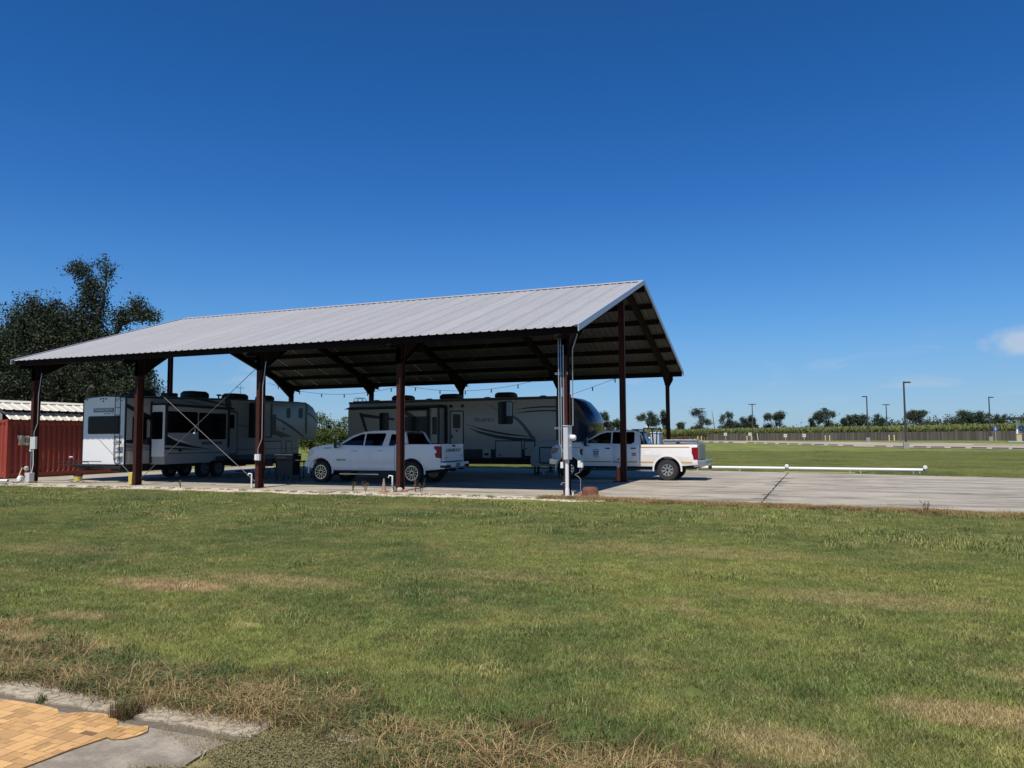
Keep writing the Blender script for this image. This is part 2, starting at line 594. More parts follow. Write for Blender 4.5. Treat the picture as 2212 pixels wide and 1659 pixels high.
rr = random.Random(33)
def crack(pts, w):
    m = MB()
    P2 = [(p[0] + rr.uniform(-.018, .018), p[1] + rr.uniform(-.018, .018)) for p in pts]
    for a, b in zip(P2, P2[1:]):
        d = Vector((b[0] - a[0], b[1] - a[1])).normalized()
        n_ = Vector((-d.y, d.x)) * w * rr.uniform(.4, 1.2)
        m.quad((a[0] - n_.x, a[1] - n_.y, .003), (b[0] - n_.x, b[1] - n_.y, .003), (b[0] + n_.x, b[1] + n_.y, .003), (a[0] + n_.x, a[1] + n_.y, .003))
    O('crack', m, CRK, pad)
def seg(a, b, n): return [(a[0] + (b[0] - a[0]) * i / n, a[1] + (b[1] - a[1]) * i / n) for i in range(n + 1)]
crack(seg((5.62, -1.3), (5.62, 16.4), 40), .03)
crack(seg((3.1, -1.1), (4.4, 8.2), 22), .007)
crack(seg((8.4, 2.0), (13.5, 5.2), 20), .008)
crack(seg((-8.0, .4), (1.2, .9), 24), .010)
for k in range(9):
    y_ = rr.uniform(-.6, 15)
    x_ = 5.62 + rr.uniform(-.15, .15)
    ww, hh = rr.uniform(.10, .38), rr.uniform(.06, .16)
    O('oil_stain', MB().poly([(x_ + ww * math.cos(a) * rr.uniform(.7, 1.1), y_ + hh * math.sin(a) * rr.uniform(.7, 1.1), .0035) for a in [2 * math.pi * i / 11 for i in range(11)]]), CRK, pad)
# patio at the viewer's feet
pat = O('patio_slab', MB().prism([(-4, -22.5), (3.92, -22.5), (3.94, -18.9), (3.9, -18.62), (3.93, -18.44), (-4, -18.44)], 'z', -.08, -.004), PATM, base=(0, -20, 0))
tag(pat, kind='structure')
rr = random.Random(5)
segs = [(-4, .2), (.22, 1.50), (1.52, 3.02), (3.03, 4.02)]
for a, b in segs:
    n = 14
    top = [(a + (b - a) * k / n, -18.07 + rr.uniform(-.03, .03) - (.0 if b < 4 else .06 * k / n)) for k in range(n + 1)]
    bot = [(a + (b - a) * k / n, -18.385 + rr.uniform(-.018, .012)) for k in range(n + 1)]
    O('kerb_piece', MB().prism(bot + top[::-1], 'z', -.07, .012 + rr.uniform(-.003, .004)), CURBM, pat)
O('joint_dirt', MB().prism([(-4, -18.46), (4.0, -18.46), (4.0, -18.37), (-4, -18.37)], 'z', -.06, .0005), DIRT, pat)
O('broken_concrete', MB().prism([(4.42, -18.22), (4.6, -18.26), (4.72, -18.17), (4.66, -18.08), (4.5, -18.06), (4.4, -18.12)], 'z', -.06, .014), CURBM, pat)
O('broken_concrete', MB().prism([(5.3, -18.42), (5.6, -18.47), (5.9, -18.4), (5.75, -18.33), (5.45, -18.33)], 'z', -.06, .010), CURBM, pat)
# worn vinyl sheet with embossed tile pieces
VOUT = [(1.74, -18.46), (1.85, -18.47), (1.96, -18.455), (2.28, -18.44), (2.5, -18.455), (2.60, -18.515), (2.72, -18.43), (2.86, -18.405), (2.98, -18.43), (3.06, -18.475), (3.12, -18.53), (3.2, -18.50), (3.30, -18.465), (3.365, -18.53), (3.36, -18.60), (3.33, -18.66), (3.27, -18.695), (3.215, -18.685), (3.19, -18.8), (3.175, -18.9), (3.165, -19.05), (3.15, -19.2), (3.14, -19.39), (1.74, -19.39)]
VBASE = mat('vinyl_backing', (.20, .115, .05), .7, var=.3, scale=20)
VTILE = mat('ochre_vinyl_tile', (.60, .35, .13), .5, var=.16, scale=14, objvar=.22, dirt=((.13, .075, .05), 11, .60, .72))
sheet = O('vinyl_sheet', MB().prism(VOUT, 'z', -.006, .0035), VBASE, pat)
def clip(sub, x0, x1, y0, y1):
    for ax, lim, sg in ((0, x0, 1), (0, x1, -1), (1, y0, 1), (1, y1, -1)):
        out = []
        for i in range(len(sub)):
            p, q = sub[i - 1], sub[i]
            a, b = (p[ax] - lim) * sg, (q[ax] - lim) * sg
            if (a < 0) != (b < 0):
                k = a / (a - b)
                out.append((p[0] + (q[0] - p[0]) * k, p[1] + (q[1] - p[1]) * k))
            if b >= 0:
                out.append(q)
        sub = out
        if len(sub) < 3:
            return []
    return sub
CELL = .053
nx, ny = 31, 19
occ = [[0] * ny for _ in range(nx)]
rr = random.Random(11)
for i in range(nx):
    for j in range(ny):
        if occ[i][j]:
            continue
        a, b = rr.choice([(2, 1), (2, 1), (1, 2), (2, 2), (1, 1), (3, 2)])
        while a > 1 and (i + a > nx or any(occ[i + k][j] for k in range(a))): a -= 1
        while b > 1 and (j + b > ny or any(occ[i + k][j + l] for k in range(a) for l in range(b))): b -= 1
        for k in range(a):
            for l in range(b):
                if i + k < nx and j + l < ny: occ[i + k][j + l] = 1
        x0, y1 = 1.74 + i * CELL, -18.39 - j * CELL
        pc = clip(VOUT, x0 + .0022, x0 + a * CELL - .0022, y1 - b * CELL + .0022, y1 - .0022)
        if len(pc) < 3 or rr.random() < .015:
            continue
        ar = abs(sum(pc[q - 1][0] * pc[q][1] - pc[q][0] * pc[q - 1][1] for q in range(len(pc)))) / 2
        if ar < 4e-4:
            continue
        O('tile', MB().prism(pc, 'z', .003, .0062 + rr.uniform(0, .0012)), VTILE, sheet)

# road beyond the far lawn, with parking stops
def strip(name, pts, z, m, kind='structure', th=.05):
    mb = MB()
    n = len(pts)
    return tag(O(name, MB().poly([(x, y, gz(x, y) + z) for x, y in pts]), m), kind=kind)
nr = [(30, 72.5), (27.5, 77.4), (20.1, 90.3), (11.2, 100.8), (-.1, 113.3), (-14.3, 130.5), (-24, 152), (-60, 240)]
fr = [(-52, 250), (-27.6, 192), (-8.7, 166), (2, 150), (12, 134), (24, 126), (31, 122), (60, 96), (60, 60)]
mb = MB()
k = 24
def along(pl, s):
    L = [0]
    for a, b in zip(pl, pl[1:]): L.append(L[-1] + math.dist(a, b))
    s *= L[-1]
    for i in range(len(pl) - 1):
        if s <= L[i + 1] + 1e-6:
            q = (s - L[i]) / (L[i + 1] - L[i])
            return (pl[i][0] + (pl[i + 1][0] - pl[i][0]) * q, pl[i][1] + (pl[i + 1][1] - pl[i][1]) * q)
fr2 = fr[::-1][1:]
for i in range(k + 1):
    a, b = along(nr, i / k), along(fr2, i / k)
    for q in range(5):
        x, y = a[0] + (b[0] - a[0]) * q / 4, a[1] + (b[1] - a[1]) * q / 4
        mb.v.append((x, y, gz(x, y) + .03))
for i in range(k):
    for q in range(4):
        mb.f.append((i * 5 + q, i * 5 + q + 1, (i + 1) * 5 + q + 1, (i + 1) * 5 + q))
tag(O('parking_road', mb, ROADM), kind='structure')

# ------------------------------------------------------------------ scattering of ground cover
def scatter(name, pts, rots, scls, idx, sources, label, cat):
    me = bpy.data.meshes.new(name)
    me.vertices.add(len(pts))
    me.vertices.foreach_set('co', np.asarray(pts, dtype=np.float32).ravel())
    for nm, arr, ty in (('rot', rots, 'FLOAT'), ('scl', scls, 'FLOAT'), ('idx', idx, 'INT')):
        a = me.attributes.new(nm, ty, 'POINT')
        a.data.foreach_set('value', np.asarray(arr, dtype=np.float32 if ty == 'FLOAT' else np.int32))
    o = bpy.data.objects.new(name, me)
    COL.objects.link(o)
    ng = bpy.data.node_groups.new(name, 'GeometryNodeTree')
    ng.interface.new_socket('Geometry', in_out='INPUT', socket_type='NodeSocketGeometry')
    ng.interface.new_socket('Geometry', in_out='OUTPUT', socket_type='NodeSocketGeometry')
    gi, go = ng.nodes.new('NodeGroupInput'), ng.nodes.new('NodeGroupOutput')
    iop = ng.nodes.new('GeometryNodeInstanceOnPoints')
    jn = ng.nodes.new('GeometryNodeJoinGeometry')
    for s in reversed(sources):
        oi = ng.nodes.new('GeometryNodeObjectInfo')
        oi.inputs['As Instance'].default_value = True
        oi.inputs['Object'].default_value = s
        ng.links.new(oi.outputs['Geometry'], jn.inputs[0])
    def na(n, ty):
        q = ng.nodes.new('GeometryNodeInputNamedAttribute')
        q.data_type = ty
        q.inputs[0].default_value = n
        return q.outputs[0]
    cx = ng.nodes.new('ShaderNodeCombineXYZ')
    ng.links.new(na('rot', 'FLOAT'), cx.inputs[2])
    ng.links.new(gi.outputs[0], iop.inputs['Points'])
    ng.links.new(jn.outputs[0], iop.inputs['Instance'])
    iop.inputs['Pick Instance'].default_value = True
    ng.links.new(na('idx', 'INT'), iop.inputs['Instance Index'])
    ng.links.new(cx.outputs[0], iop.inputs['Rotation'])
    ng.links.new(na('scl', 'FLOAT'), iop.inputs['Scale'])
    ng.links.new(iop.outputs[0], go.inputs[0])
    md = o.modifiers.new('scatter', 'NODES')
    md.node_group = ng
    return tag(o, label, cat, kind='stuff')
def blade_source(name, n, half, hmin, hmax, w, lean, m, seed, bend=False):
    r = np.random.RandomState(seed)
    px, py = r.uniform(-half, half, n), r.uniform(-half, half, n)
    h = r.uniform(hmin, hmax, n)
    a = r.uniform(0, 2 * np.pi, n)
    l = np.abs(r.normal(0, lean, n)) * h
    b = r.uniform(0, 2 * np.pi, n)
    ww = w * r.uniform(.6, 1.3, n)
    dx, dy = np.cos(a) * ww / 2, np.sin(a) * ww / 2
    lx, ly = np.cos(b) * l, np.sin(b) * l
    z0 = np.zeros(n)
    bv = r.uniform(0, 1, n)
    if not bend:
        V = np.stack([np.stack([px - dx, py - dy, z0], 1), np.stack([px + dx, py + dy, z0], 1), np.stack([px + lx, py + ly, h], 1)], 1)
        k = 3
        F = np.arange(n * 3).reshape(n, 3)
    else:
        mxx, myy, mz = px + lx * .35, py + ly * .35, h * .72
        V = np.stack([np.stack([px - dx, py - dy, z0], 1), np.stack([px + dx, py + dy, z0], 1), np.stack([mxx + dx * .8, myy + dy * .8, mz], 1), np.stack([mxx - dx * .8, myy - dy * .8, mz], 1), np.stack([px + lx * 1.3, py + ly * 1.3, h * r.uniform(.55, 1.0, n)], 1)], 1)
        k = 5
        base = np.arange(n)[:, None] * 5
        F = np.concatenate([base + np.array([[0, 1, 2]]), base + np.array([[0, 2, 3]]), base + np.array([[3, 2, 4]])], 0)
    me = bpy.data.meshes.new(name)
    V = V.reshape(-1, 3)
    me.vertices.add(len(V))
    me.vertices.foreach_set('co', V.astype(np.float32).ravel())
    me.loops.add(F.size)
    me.loops.foreach_set('vertex_index', F.astype(np.int32).ravel())
    me.polygons.add(len(F))
    me.polygons.foreach_set('loop_start', np.arange(0, F.size, 3, dtype=np.int32))
    me.update()
    at = me.attributes.new('bv', 'FLOAT', 'POINT')
    at.data.foreach_set('value', np.repeat(bv, k).astype(np.float32))
    me.materials.append(m)
    return bpy.data.objects.new(name, me)
def in_view(x, y, margin):
    d = Vector((x - 7.171, y + 22.103))
    f = d.x * -.3736 + d.y * .9276
    s = d.x * .9276 + d.y * .3736
    return f > 1.5 and abs(s) < .668 * f + margin
LG = [blade_source('grass_patch', 4600, .34, .010, .040, .005, .8, BLADE, k) for k in range(4)]
TG = [blade_source('tall_grass_patch', 420, .26, .04, .12, .006, .7, BLADE, 20 + k, True) for k in range(3)]
rr = np.random.RandomState(3)
P, RO, S_, I_ = [], [], [], []
def addp(x, y, s, i, z=-.02):
    P.append((x, y, z)); RO.append(rr.uniform(0, 6.28)); S_.append(s); I_.append(i)
STEP = .46
for i in range(int(52 / STEP)):
    for j in range(int(19 / STEP)):
        x, y = -34 + i * STEP + rr.uniform(-.13, .13), -19.52 + j * STEP + rr.uniform(-.13, .13)
        if not in_view(x, y, 1.2):
            continue
        edge = lerp(near, min(25.9, max(-27.1, x))) - (1.22 if x < 1.2 else .62) + .22 * math.sin(x * 1.7) + .12 * math.sin(x * 4.3)
        if y > edge - .2:
            continue
        if y < -17.85 and x < 4.75:
            if x < 3.75 or y < -18.3: continue
        if y < -17.6 and x < 4.4 and rr.rand() < .3:
            continue
        s = rr.uniform(.8, 1.15)
        if y > -9:
            s *= 1.15
        addp(x, y, s, rr.randint(4))
        q = .5 + .5 * math.sin(x * .8 + 1.3 * math.sin(y * .7)) * math.sin(y * .9 + x * .3)
        if rr.rand() < (.42 if y > -9 else .16) * q * 1.7:
            addp(x, y, rr.uniform(.6, 1.1) * (1.1 if y > -9 else .75), 4 + rr.randint(3))
# the lawn behind the pad
for i in range(70):
    for j in range(60):
        x, y = -30 + i * .95 + rr.uniform(-.3, .3), 12 + j * .95 + rr.uniform(-.3, .3)
        if not in_view(x, y, 1.5) or y < (lerp(far, x) if -27.2 < x < 26 else 11) + .75 or (x < -9 and y < 20):
            continue
        addp(x, y, rr.uniform(1.3, 1.9), rr.randint(4), gz(x, y) - .02)
scatter('lawn_grass', P, RO, S_, I_, LG + TG, 'mown green lawn with dry tan patches', 'grass')

# dry weeds by the patio and along the pad
STRAW = mat('dry_straw', (.38, .27, .12), .7, var=.45, scale=25, spec=.2)
STRAW2 = mat('dead_brown_weed', (.13, .085, .04), .8, var=.4, scale=25, spec=.2)
GREENW = mat('green_weed', (.10, .135, .036), .6, var=.35, scale=20, spec=.3)
DW = [blade_source('straw_patch', 200, .16, .03, .12, .0045, 1.5, STRAW, 40, True), blade_source('straw_patch', 170, .16, .03, .10, .005, 1.5, STRAW2, 41, True), blade_source('straw_patch', 120, .15, .03, .11, .007, 1.0, GREENW, 42, True), blade_source('straw_patch', 60, .13, .08, .2, .0045, 1.5, STRAW, 43, True)]
P, RO, S_, I_ = [], [], [], []
for i in range(1350):
    x = rr.uniform(-1.5, 11)
    w = .75 if x < 3.6 else .85
    y = -18.08 + abs(rr.normal(0, w * (.42 if x < 3 else .34))) - .03
    if x > 3.95:
        y -= .35 * min(1, (x - 3.9) / 1.0)
    if x < 3.9 and y < -18.1: continue
    if not in_view(x, y, .5): continue
    if 3.8 < x < 4.85 and y < -18.12: continue
    k = rr.choice(4, p=[.24, .30, .42, .04]) if y < -17.85 else rr.choice(4, p=[.08, .26, .64, .02])
    addp(x, y, rr.uniform(.55, 1.15), k, -.02)
for i in range(1500):
    x = rr.uniform(-.3, 24)
    e = lerp(near, x)
    y = e - .02 - abs(rr.normal(0, .36)) * (1 if x > .8 else .6)
    addp(x, y, rr.uniform(.55, 1.25), rr.choice(4, p=[.62, .2, .1, .08]), -.02)
for i in range(130):
    x = rr.uniform(-24, 0)
    addp(x, -1.0 - abs(rr.normal(0, .25)), rr.uniform(.4, .8), rr.choice(4, p=[.3, .35, .35, 0]), -.01)
scatter('dry_weeds', P, RO, S_, I_, DW, 'dry straw and weeds edging the patio and the pad', 'weeds')
# creeping ground cover beside the patio
LEAFC = mat('creeping_leaf', (.19, .17, .07), .6, var=.5, scale=30)
mb = MB()
rq = random.Random(9)
for i in range(52000):
    x, y = rq.uniform(3.45, 4.95), rq.uniform(-19.3, -18.12)
    edge = 3.9 + .13 * math.sin(y * 9) + .08 * math.sin(y * 23) + rq.gauss(0, .05) + (.25 if y > -18.45 else 0)
    if x < edge or y > -18.16 - .35 * max(0, x - 4.3) * .2:
        continue
    s = rq.uniform(.0035, .0085)
    z = rq.uniform(-.012, .022)
    a = rq.uniform(0, 6.28)
    tl = rq.uniform(-.6, .6)
    c_, s_ = math.cos(a) * s, math.sin(a) * s
    mb.quad((x - c_, y - s_, z - tl * s), (x + s_ * .6, y - c_ * .6, z), (x + c_, y + s_, z + tl * s), (x - s_ * .6, y + c_ * .6, z))
tag(O('ground_cover', mb, LEAFC, recalc=False), 'olive creeping weeds spreading over the patio edge', 'weeds', kind='stuff')
# gravel edging
GRAV = mat('pale_gravel', (.58, .50, .39), .9, var=.35, scale=22, spec=.2)
mb = MB()
for i in range(12500):
    x = rq.uniform(-29, 1.6)
    e = lerp(near, max(-27.1, x))
    t_ = rq.random()
    y = e + .14 - t_ * (1.18 + .18 * math.sin(x * 2.1))
    s = rq.uniform(.012, .032)
    mb.ico((x, y, -.012 + rq.uniform(0, .012)), s, rq, (1, 1, .7))
tag(O('gravel', mb, GRAV, recalc=False), 'pale crushed gravel strip along the shed front', 'gravel', kind='stuff')
GBED = mat('gravel_dust_bed', (.40, .345, .27), .95, var=.3, scale=14)
tag(O('gravel_bed', MB().poly([(-30, -.3, -.012), (-30, -1.45, -.012), (-15, -1.55, -.012), (-6, -1.6, -.012), (.2, -1.55, -.012), (1.7, -1.25, -.012), (1.6, -.7, -.012), (0, -.5, -.012)]), GBED), kind='structure')

# ------------------------------------------------------------------ the open pole barn
BX = [0.0, -5.75, -11.5, -17.35, -23.1]
DEP, EY, EZ, RYM, RZ = 16.75, -.765, 4.975, 8.37, 8.0
X0, X1 = -23.45, .66
SL = (RZ - EZ) / (RYM - EY)
def rz(y):
    y = min(y, 2 * RYM - y)
    return EZ + (y - EY) * SL
barn = thing('pole_barn', (-11.4, 8.37, 0), 'long open pole barn of red steel columns under a grey metal roof', 'pole barn')
def hcol(x, y, z1, w=.15, d=.31, rot=False):
    t, b = .014, .01
    m = MB()
    if not rot:
        m.box(x - w / 2, x + w / 2, y - d / 2, y - d / 2 + t, 0, z1)
        m.box(x - w / 2, x + w / 2, y + d / 2 - t, y + d / 2, 0, z1)
        m.box(x - b / 2, x + b / 2, y - d / 2 + t, y + d / 2 - t, 0, z1)
    else:
        m.box(x - d / 2, x - d / 2 + t, y - w / 2, y + w / 2, 0, z1)
        m.box(x + d / 2 - t, x + d / 2, y - w / 2, y + w / 2, 0, z1)
        m.box(x - d / 2 + t, x + d / 2 - t, y - b / 2, y + b / 2, 0, z1)
    return m
for x in BX:
    for y in (0.0, DEP):
        z1 = rz(y) - .26
        p = O('post', hcol(x, y + (.1 if y == 0 else -.1), z1), STEEL, barn)
        O('base_plate', MB().box(x - .14, x + .14, y + (.1 if y == 0 else -.1) - .2, y + (.1 if y == 0 else -.1) + .2, .001, .022), STEELD, p)
for x in (0.02, BX[4]):
    y = 7.15
    p = O('post', hcol(x, y, rz(y) - .26, .15, .22, True), STEEL, barn)
    O('base_plate', MB().box(x - .16, x + .16, y - .14, y + .14, .001, .022), STEELD, p)
# rafters: tapered beams, haunched at the column
for x in BX:
    for side in (0, 1):
        def yy(a): return a if side == 0 else 2 * RYM - a
        top = [(yy(a), rz(a) - .235) for a in (-.70, RYM)]
        bot = [(yy(a), z) for a, z in ((RYM, rz(RYM) - .54), (1.7, rz(1.7) - .56), (.27, rz(.27) - 1.02), (-.06, rz(0) - 1.02), (-.06, rz(0) - .50), (-.70, rz(-.7) - .36))]
        web = top + bot
        m = MB().prism(web, 'x', x - .006, x + .006)
        r_ = O('rafter', m, STEELD, barn)
        fl = MB()
        ed = [(web[0], web[1])] + [(web[i], web[i + 1]) for i in range(2, 7)]
        for (a, b) in ed:
            up = .008
            fl.prism([(a[0], a[1] - up), (b[0], b[1] - up), (b[0], b[1] + up), (a[0], a[1] + up)], 'x', x - .085, x + .085)
        O('flange', fl, STEELD, r_)
# purlins, eave struts
pys = [EY + .2 + (RYM - .35 - EY - .2) * k / 6 for k in range(7)]
for side in (0, 1):
    for k, a in enumerate(pys):
        y = a if side == 0 else 2 * RYM - a
        z = rz(a) - .035
        if k == 0:
            O('eave_strut', MB().prism([(y - .04, z + .008), (y + .04, z + .008), (y + .04, z - .23), (y - .04, z - .23)], 'x', X0 + .03, X1 - .03), STEELD, barn)
        else:
            s = 1 if side == 0 else -1
            O('purlin', MB().prism([(y - .035, z - .02), (y + .035, z), (y + .035, z - .012), (y - .023, z - .03), (y - .023, z - .188), (y - .075, z - .20), (y - .075, z - .215), (y - .035, z - .205)] if side == 0 else [(2 * y - q[0], q[1]) for q in [(y - .035, z - .02), (y + .035, z), (y + .035, z - .012), (y - .023, z - .03), (y - .023, z - .188), (y - .075, z - .20), (y - .075, z - .215), (y - .035, z - .205)]], 'x', X0 + .03, X1 - .05), STEELD, barn)
# ribbed roof sheets, lapped side by side
NP = 27
pw = (X1 - X0) / NP
prof = []
for k in range(3):
    c = pw * (k + .5) / 3
    prof += [(c - .05, 0), (c - .02, .024), (c + .02, .024), (c + .05, 0)]
prof = [(-.004, -.004), (.012, 0)] + prof + [(pw - .030, 0), (pw - .022, -.014), (pw + .004, -.014)]
def panel_mesh(side, wob):
    m = MB()
    tb = .004
    ya, yb = EY, RYM - .03
    n = len(prof)
    for (dz) in (0, -tb):
        for y in (ya, yb):
            for (px, pz) in prof:
                Y = y if side == 0 else 2 * RYM - y
                m.v.append((px, Y, rz(y) + pz + dz))
    for i in range(n - 1):
        m.f.append((i, i + 1, n + i + 1, n + i))
        m.f.append((2 * n + i + 1, 2 * n + i, 3 * n + i, 3 * n + i + 1))
        m.f.append((i + 1, i, 2 * n + i, 2 * n + i + 1))
        m.f.append((n + i, n + i + 1, 3 * n + i + 1, 3 * n + i))
    return m
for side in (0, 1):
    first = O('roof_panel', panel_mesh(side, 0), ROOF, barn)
    first.data.materials.append(mat('panel_underside_shade', (.095, .09, .085), .6, var=.08))  # darker underside colour puts the ceiling's shade into the panels
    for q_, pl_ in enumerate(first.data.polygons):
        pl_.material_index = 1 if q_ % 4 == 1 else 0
    w = WL[barn.name]
    me = first.data
    first.location = (X0, 0, 0)
    for v in me.vertices:
        v.co.x += w.x
    first.location.x = X0 - w.x
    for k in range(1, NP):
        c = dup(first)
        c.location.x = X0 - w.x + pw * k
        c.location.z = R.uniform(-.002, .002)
SEAM = mat('dark_lap_sealant', (.07, .07, .075), .8, var=.2)
for k in range(1, NP):
    xk = X0 + pw * k - .012
    wk = .009 if k % 3 else .013
    O('lap_seam', MB().quad((xk - wk, EY + .01, rz(EY + .01) - .006), (xk + wk, EY + .01, rz(EY + .01) - .006), (xk + wk, RYM - .1, rz(RYM - .1) - .006), (xk - wk, RYM - .1, rz(RYM - .1) - .006)), SEAM, barn)
rc = MB()
rc.prism([(RYM - .22, rz(RYM - .22) + .042), (RYM, RZ + .055), (RYM + .22, rz(RYM - .22) + .042), (RYM + .22, rz(RYM - .22) + .036), (RYM, RZ + .048), (RYM - .22, rz(RYM - .22) + .036)], 'x', X0 - .01, X1 + .02)
O('ridge_cap', rc, ROOF, barn)
for x, sg in ((X1, 1), (X0, -1)):
    for side in (0, 1):
        pts = [(EY - .02, rz(EY) + .045), (RYM, RZ + .052), (RYM, RZ - .13), (EY - .02, rz(EY) - .155)]
        if side: pts = [(2 * RYM - a, b) for a, b in pts]
        O('rake_trim', MB().prism(pts, 'x', x, x + .03 * sg), TRIM, barn)
        cap = [(EY - .02, rz(EY) + .046), (RYM, RZ + .053), (RYM, RZ + .046), (EY - .02, rz(EY) + .039)]
        if side: cap = [(2 * RYM - a, b) for a, b in cap]
        O('rake_cap', MB().prism(cap, 'x', x - .12 * (sg > 0), x + .12 * (sg < 0) + .031 * (sg > 0) - .031 * (sg < 0)), TRIM, barn)
# cross bracing rods
ROD = mat('brace_rod_steel', (.13, .12, .115), .6, metal=.2, var=.2)
def rod(a, b, r=.011): O('brace_rod', MB().tube([a, b], r, 6), ROD, barn)
rod((-17.28, .17, 4.15), (-11.62, .17, .12))
rod((-11.62, .21, 4.45), (-17.28, .21, .25))
rod((-17.45, .17, .15), (-19.5, .17, 1.75))
rod((-22.95, .17, 4.35), (-20.3, .17, 5.1))
for x in (-5.75, -11.5):
    rod((x + .2, .9, rz(.9) - .3), (x + 5.5, 6.3, rz(6.3) - .3))
    rod((x + .2, 2 * RYM - .9, rz(.9) - .3), (x + 5.5, 2 * RYM - 6.3, rz(6.3) - .3))
# knee brackets where strings and lamps hang at the back posts
for x in BX:
    O('knee_bracket', MB().prism([(x + .075, 4.15), (x + .30, 4.55), (x + .30, 4.72), (x + .075, 4.72)], 'y', DEP - .2, DEP - .17), STEELD, barn)

# ------------------------------------------------------------------ fifth-wheel campers
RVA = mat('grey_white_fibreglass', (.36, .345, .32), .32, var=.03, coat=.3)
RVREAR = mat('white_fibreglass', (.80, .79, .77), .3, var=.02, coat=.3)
RVB = mat('beige_fibreglass', (.46, .40, .32), .35, var=.03, coat=.25)
RVDARK = mat('dark_graphic_vinyl', (.009, .010, .012), .35, var=.1)  # near-black vinyl for graphics, trim and lettering
RVGREY = mat('grey_graphic_vinyl', (.19, .20, .21), .35, var=.1)
RVBLUE = mat('slate_graphic_vinyl', (.06, .075, .09), .3, var=.1)
RVROOF = mat('grey_roof_membrane', (.16, .16, .155), .8, var=.1)
NAVY = mat('navy_front_cap', (.010, .018, .040), .25, var=.2, coat=.25, spec=.35)
UNDER = mat('black_chassis', (.015, .014, .014), .8, var=.3)
WHEELD = mat('grey_trailer_rim', (.30, .30, .31), .35, metal=.6, var=.1)
def wheel(parent, x, y, rad, width, rimr, side, spokes, rimmat, name='wheel', dark=BLACKG, spw=.035):
    # side: -1 the outer face looks to -y, +1 to +y, 'x' looks to +x
    ax = 'x' if side == 'x' else 'y'
    sg = 1 if side == 'x' else side
    w = width / 2
    root = O(name, MB().lathe([(rimr * .98, -w * .8), (rimr * .98, w * .5)], (x, y, rad), ax, 24), dark, parent)
    prof = [(rimr, -w), (rad * .93, -w), (rad * .985, -w * .8), (rad, -w * .5), (rad, w * .5), (rad * .985, w * .8), (rad * .93, w), (rimr, w)]
    if sg < 0 and ax == 'y': pass
    ty = MB().lathe(prof, (x, y, rad), ax, 32)
    ty.f = ty.f[:-2]
    # tread blocks
    O('tyre', ty, RUBBER, root, smooth=35)
    tb = MB()
    for k in range(36):
        a = 2 * math.pi * k / 36
        c, s = math.cos(a), math.sin(a)
        for (h0, h1, off) in ((-w * .95, -w * .35, 0), (-w * .3, w * .3, .5), (w * .35, w * .95, 0)):
            a2 = a + off * math.pi / 36
            c, s = math.cos(a2), math.sin(a2)
            t0 = .018
            q = []
            for hh in (h0, h1):
                for rr_ in (rad * .985, rad + .008):
                    for tt in (-t0, t0):
                        u_, v_ = c * rr_ - s * tt, s * rr_ + c * tt
                        q.append((x + u_, y + hh, rad + v_) if ax == 'y' else (x + hh, y + u_, rad + v_))
            n = len(tb.v)
            tb.v += q
            for f in ((0, 1, 3, 2), (4, 6, 7, 5), (0, 4, 5, 1), (1, 5, 7, 3), (3, 7, 6, 2), (2, 6, 4, 0)):
                tb.f.append(tuple(n + i for i in f))
    O('tread', tb, RUBBER, root)
    o_ = sg * w * .86
    rm = MB()
    def ring(r0, r1, h0, h1):
        k = 28
        n = len(rm.v)
        for (r, h) in ((r0, h0), (r1, h0), (r1, h1), (r0, h1)):
            for j in range(k):
                t = 2 * math.pi * j / k
                a, b = r * math.cos(t), r * math.sin(t)
                rm.v.append((x + a, y + h, rad + b) if ax == 'y' else (x + h, y + a, rad + b))
        for q in range(4):
            for j in range(k):
                rm.f.append((n + q * k + j, n + q * k + (j + 1) % k, n + ((q + 1) % 4) * k + (j + 1) % k, n + ((q + 1) % 4) * k + j))
    ring(rimr * .90, rimr * 1.02, o_ - sg * .03, o_ + sg * .012)
    ring(.001, rimr * .30, o_ - sg * .05, o_ + sg * .004)
    for k in range(spokes):
        a = 2 * math.pi * (k + .25) / spokes
        c, s = math.cos(a), math.sin(a)
        n = len(rm.v)
        for hh in (o_ - sg * .06, o_ - sg * .008):
            for r_, tt in ((rimr * .22, spw * .7), (rimr * .93, spw), (rimr * .93, -spw), (rimr * .22, -spw * .7)):
                u_, v_ = c * r_ - s * tt / 2, s * r_ + c * tt / 2
                rm.v.append((x + u_, y + hh, rad + v_) if ax == 'y' else (x + hh, y + u_, rad + v_))
        for f in ((0, 1, 2, 3), (7, 6, 5, 4), (0, 4, 5, 1), (1, 5, 6, 2), (2, 6, 7, 3), (3, 7, 4, 0)):
            rm.f.append(tuple(n + i for i in f))
    O('rim', rm, rimmat, root, smooth=30)
    O('hub_cap', MB().lathe([(rimr * .22, -.02), (rimr * .2, .02), (rimr * .08, .03)] if sg > 0 else [(rimr * .08, -.03), (rimr * .2, -.02), (rimr * .22, .02)], (x, y + o_, rad) if ax == 'y' else (x + o_, y, rad), ax, 14), dark, root)
    return root
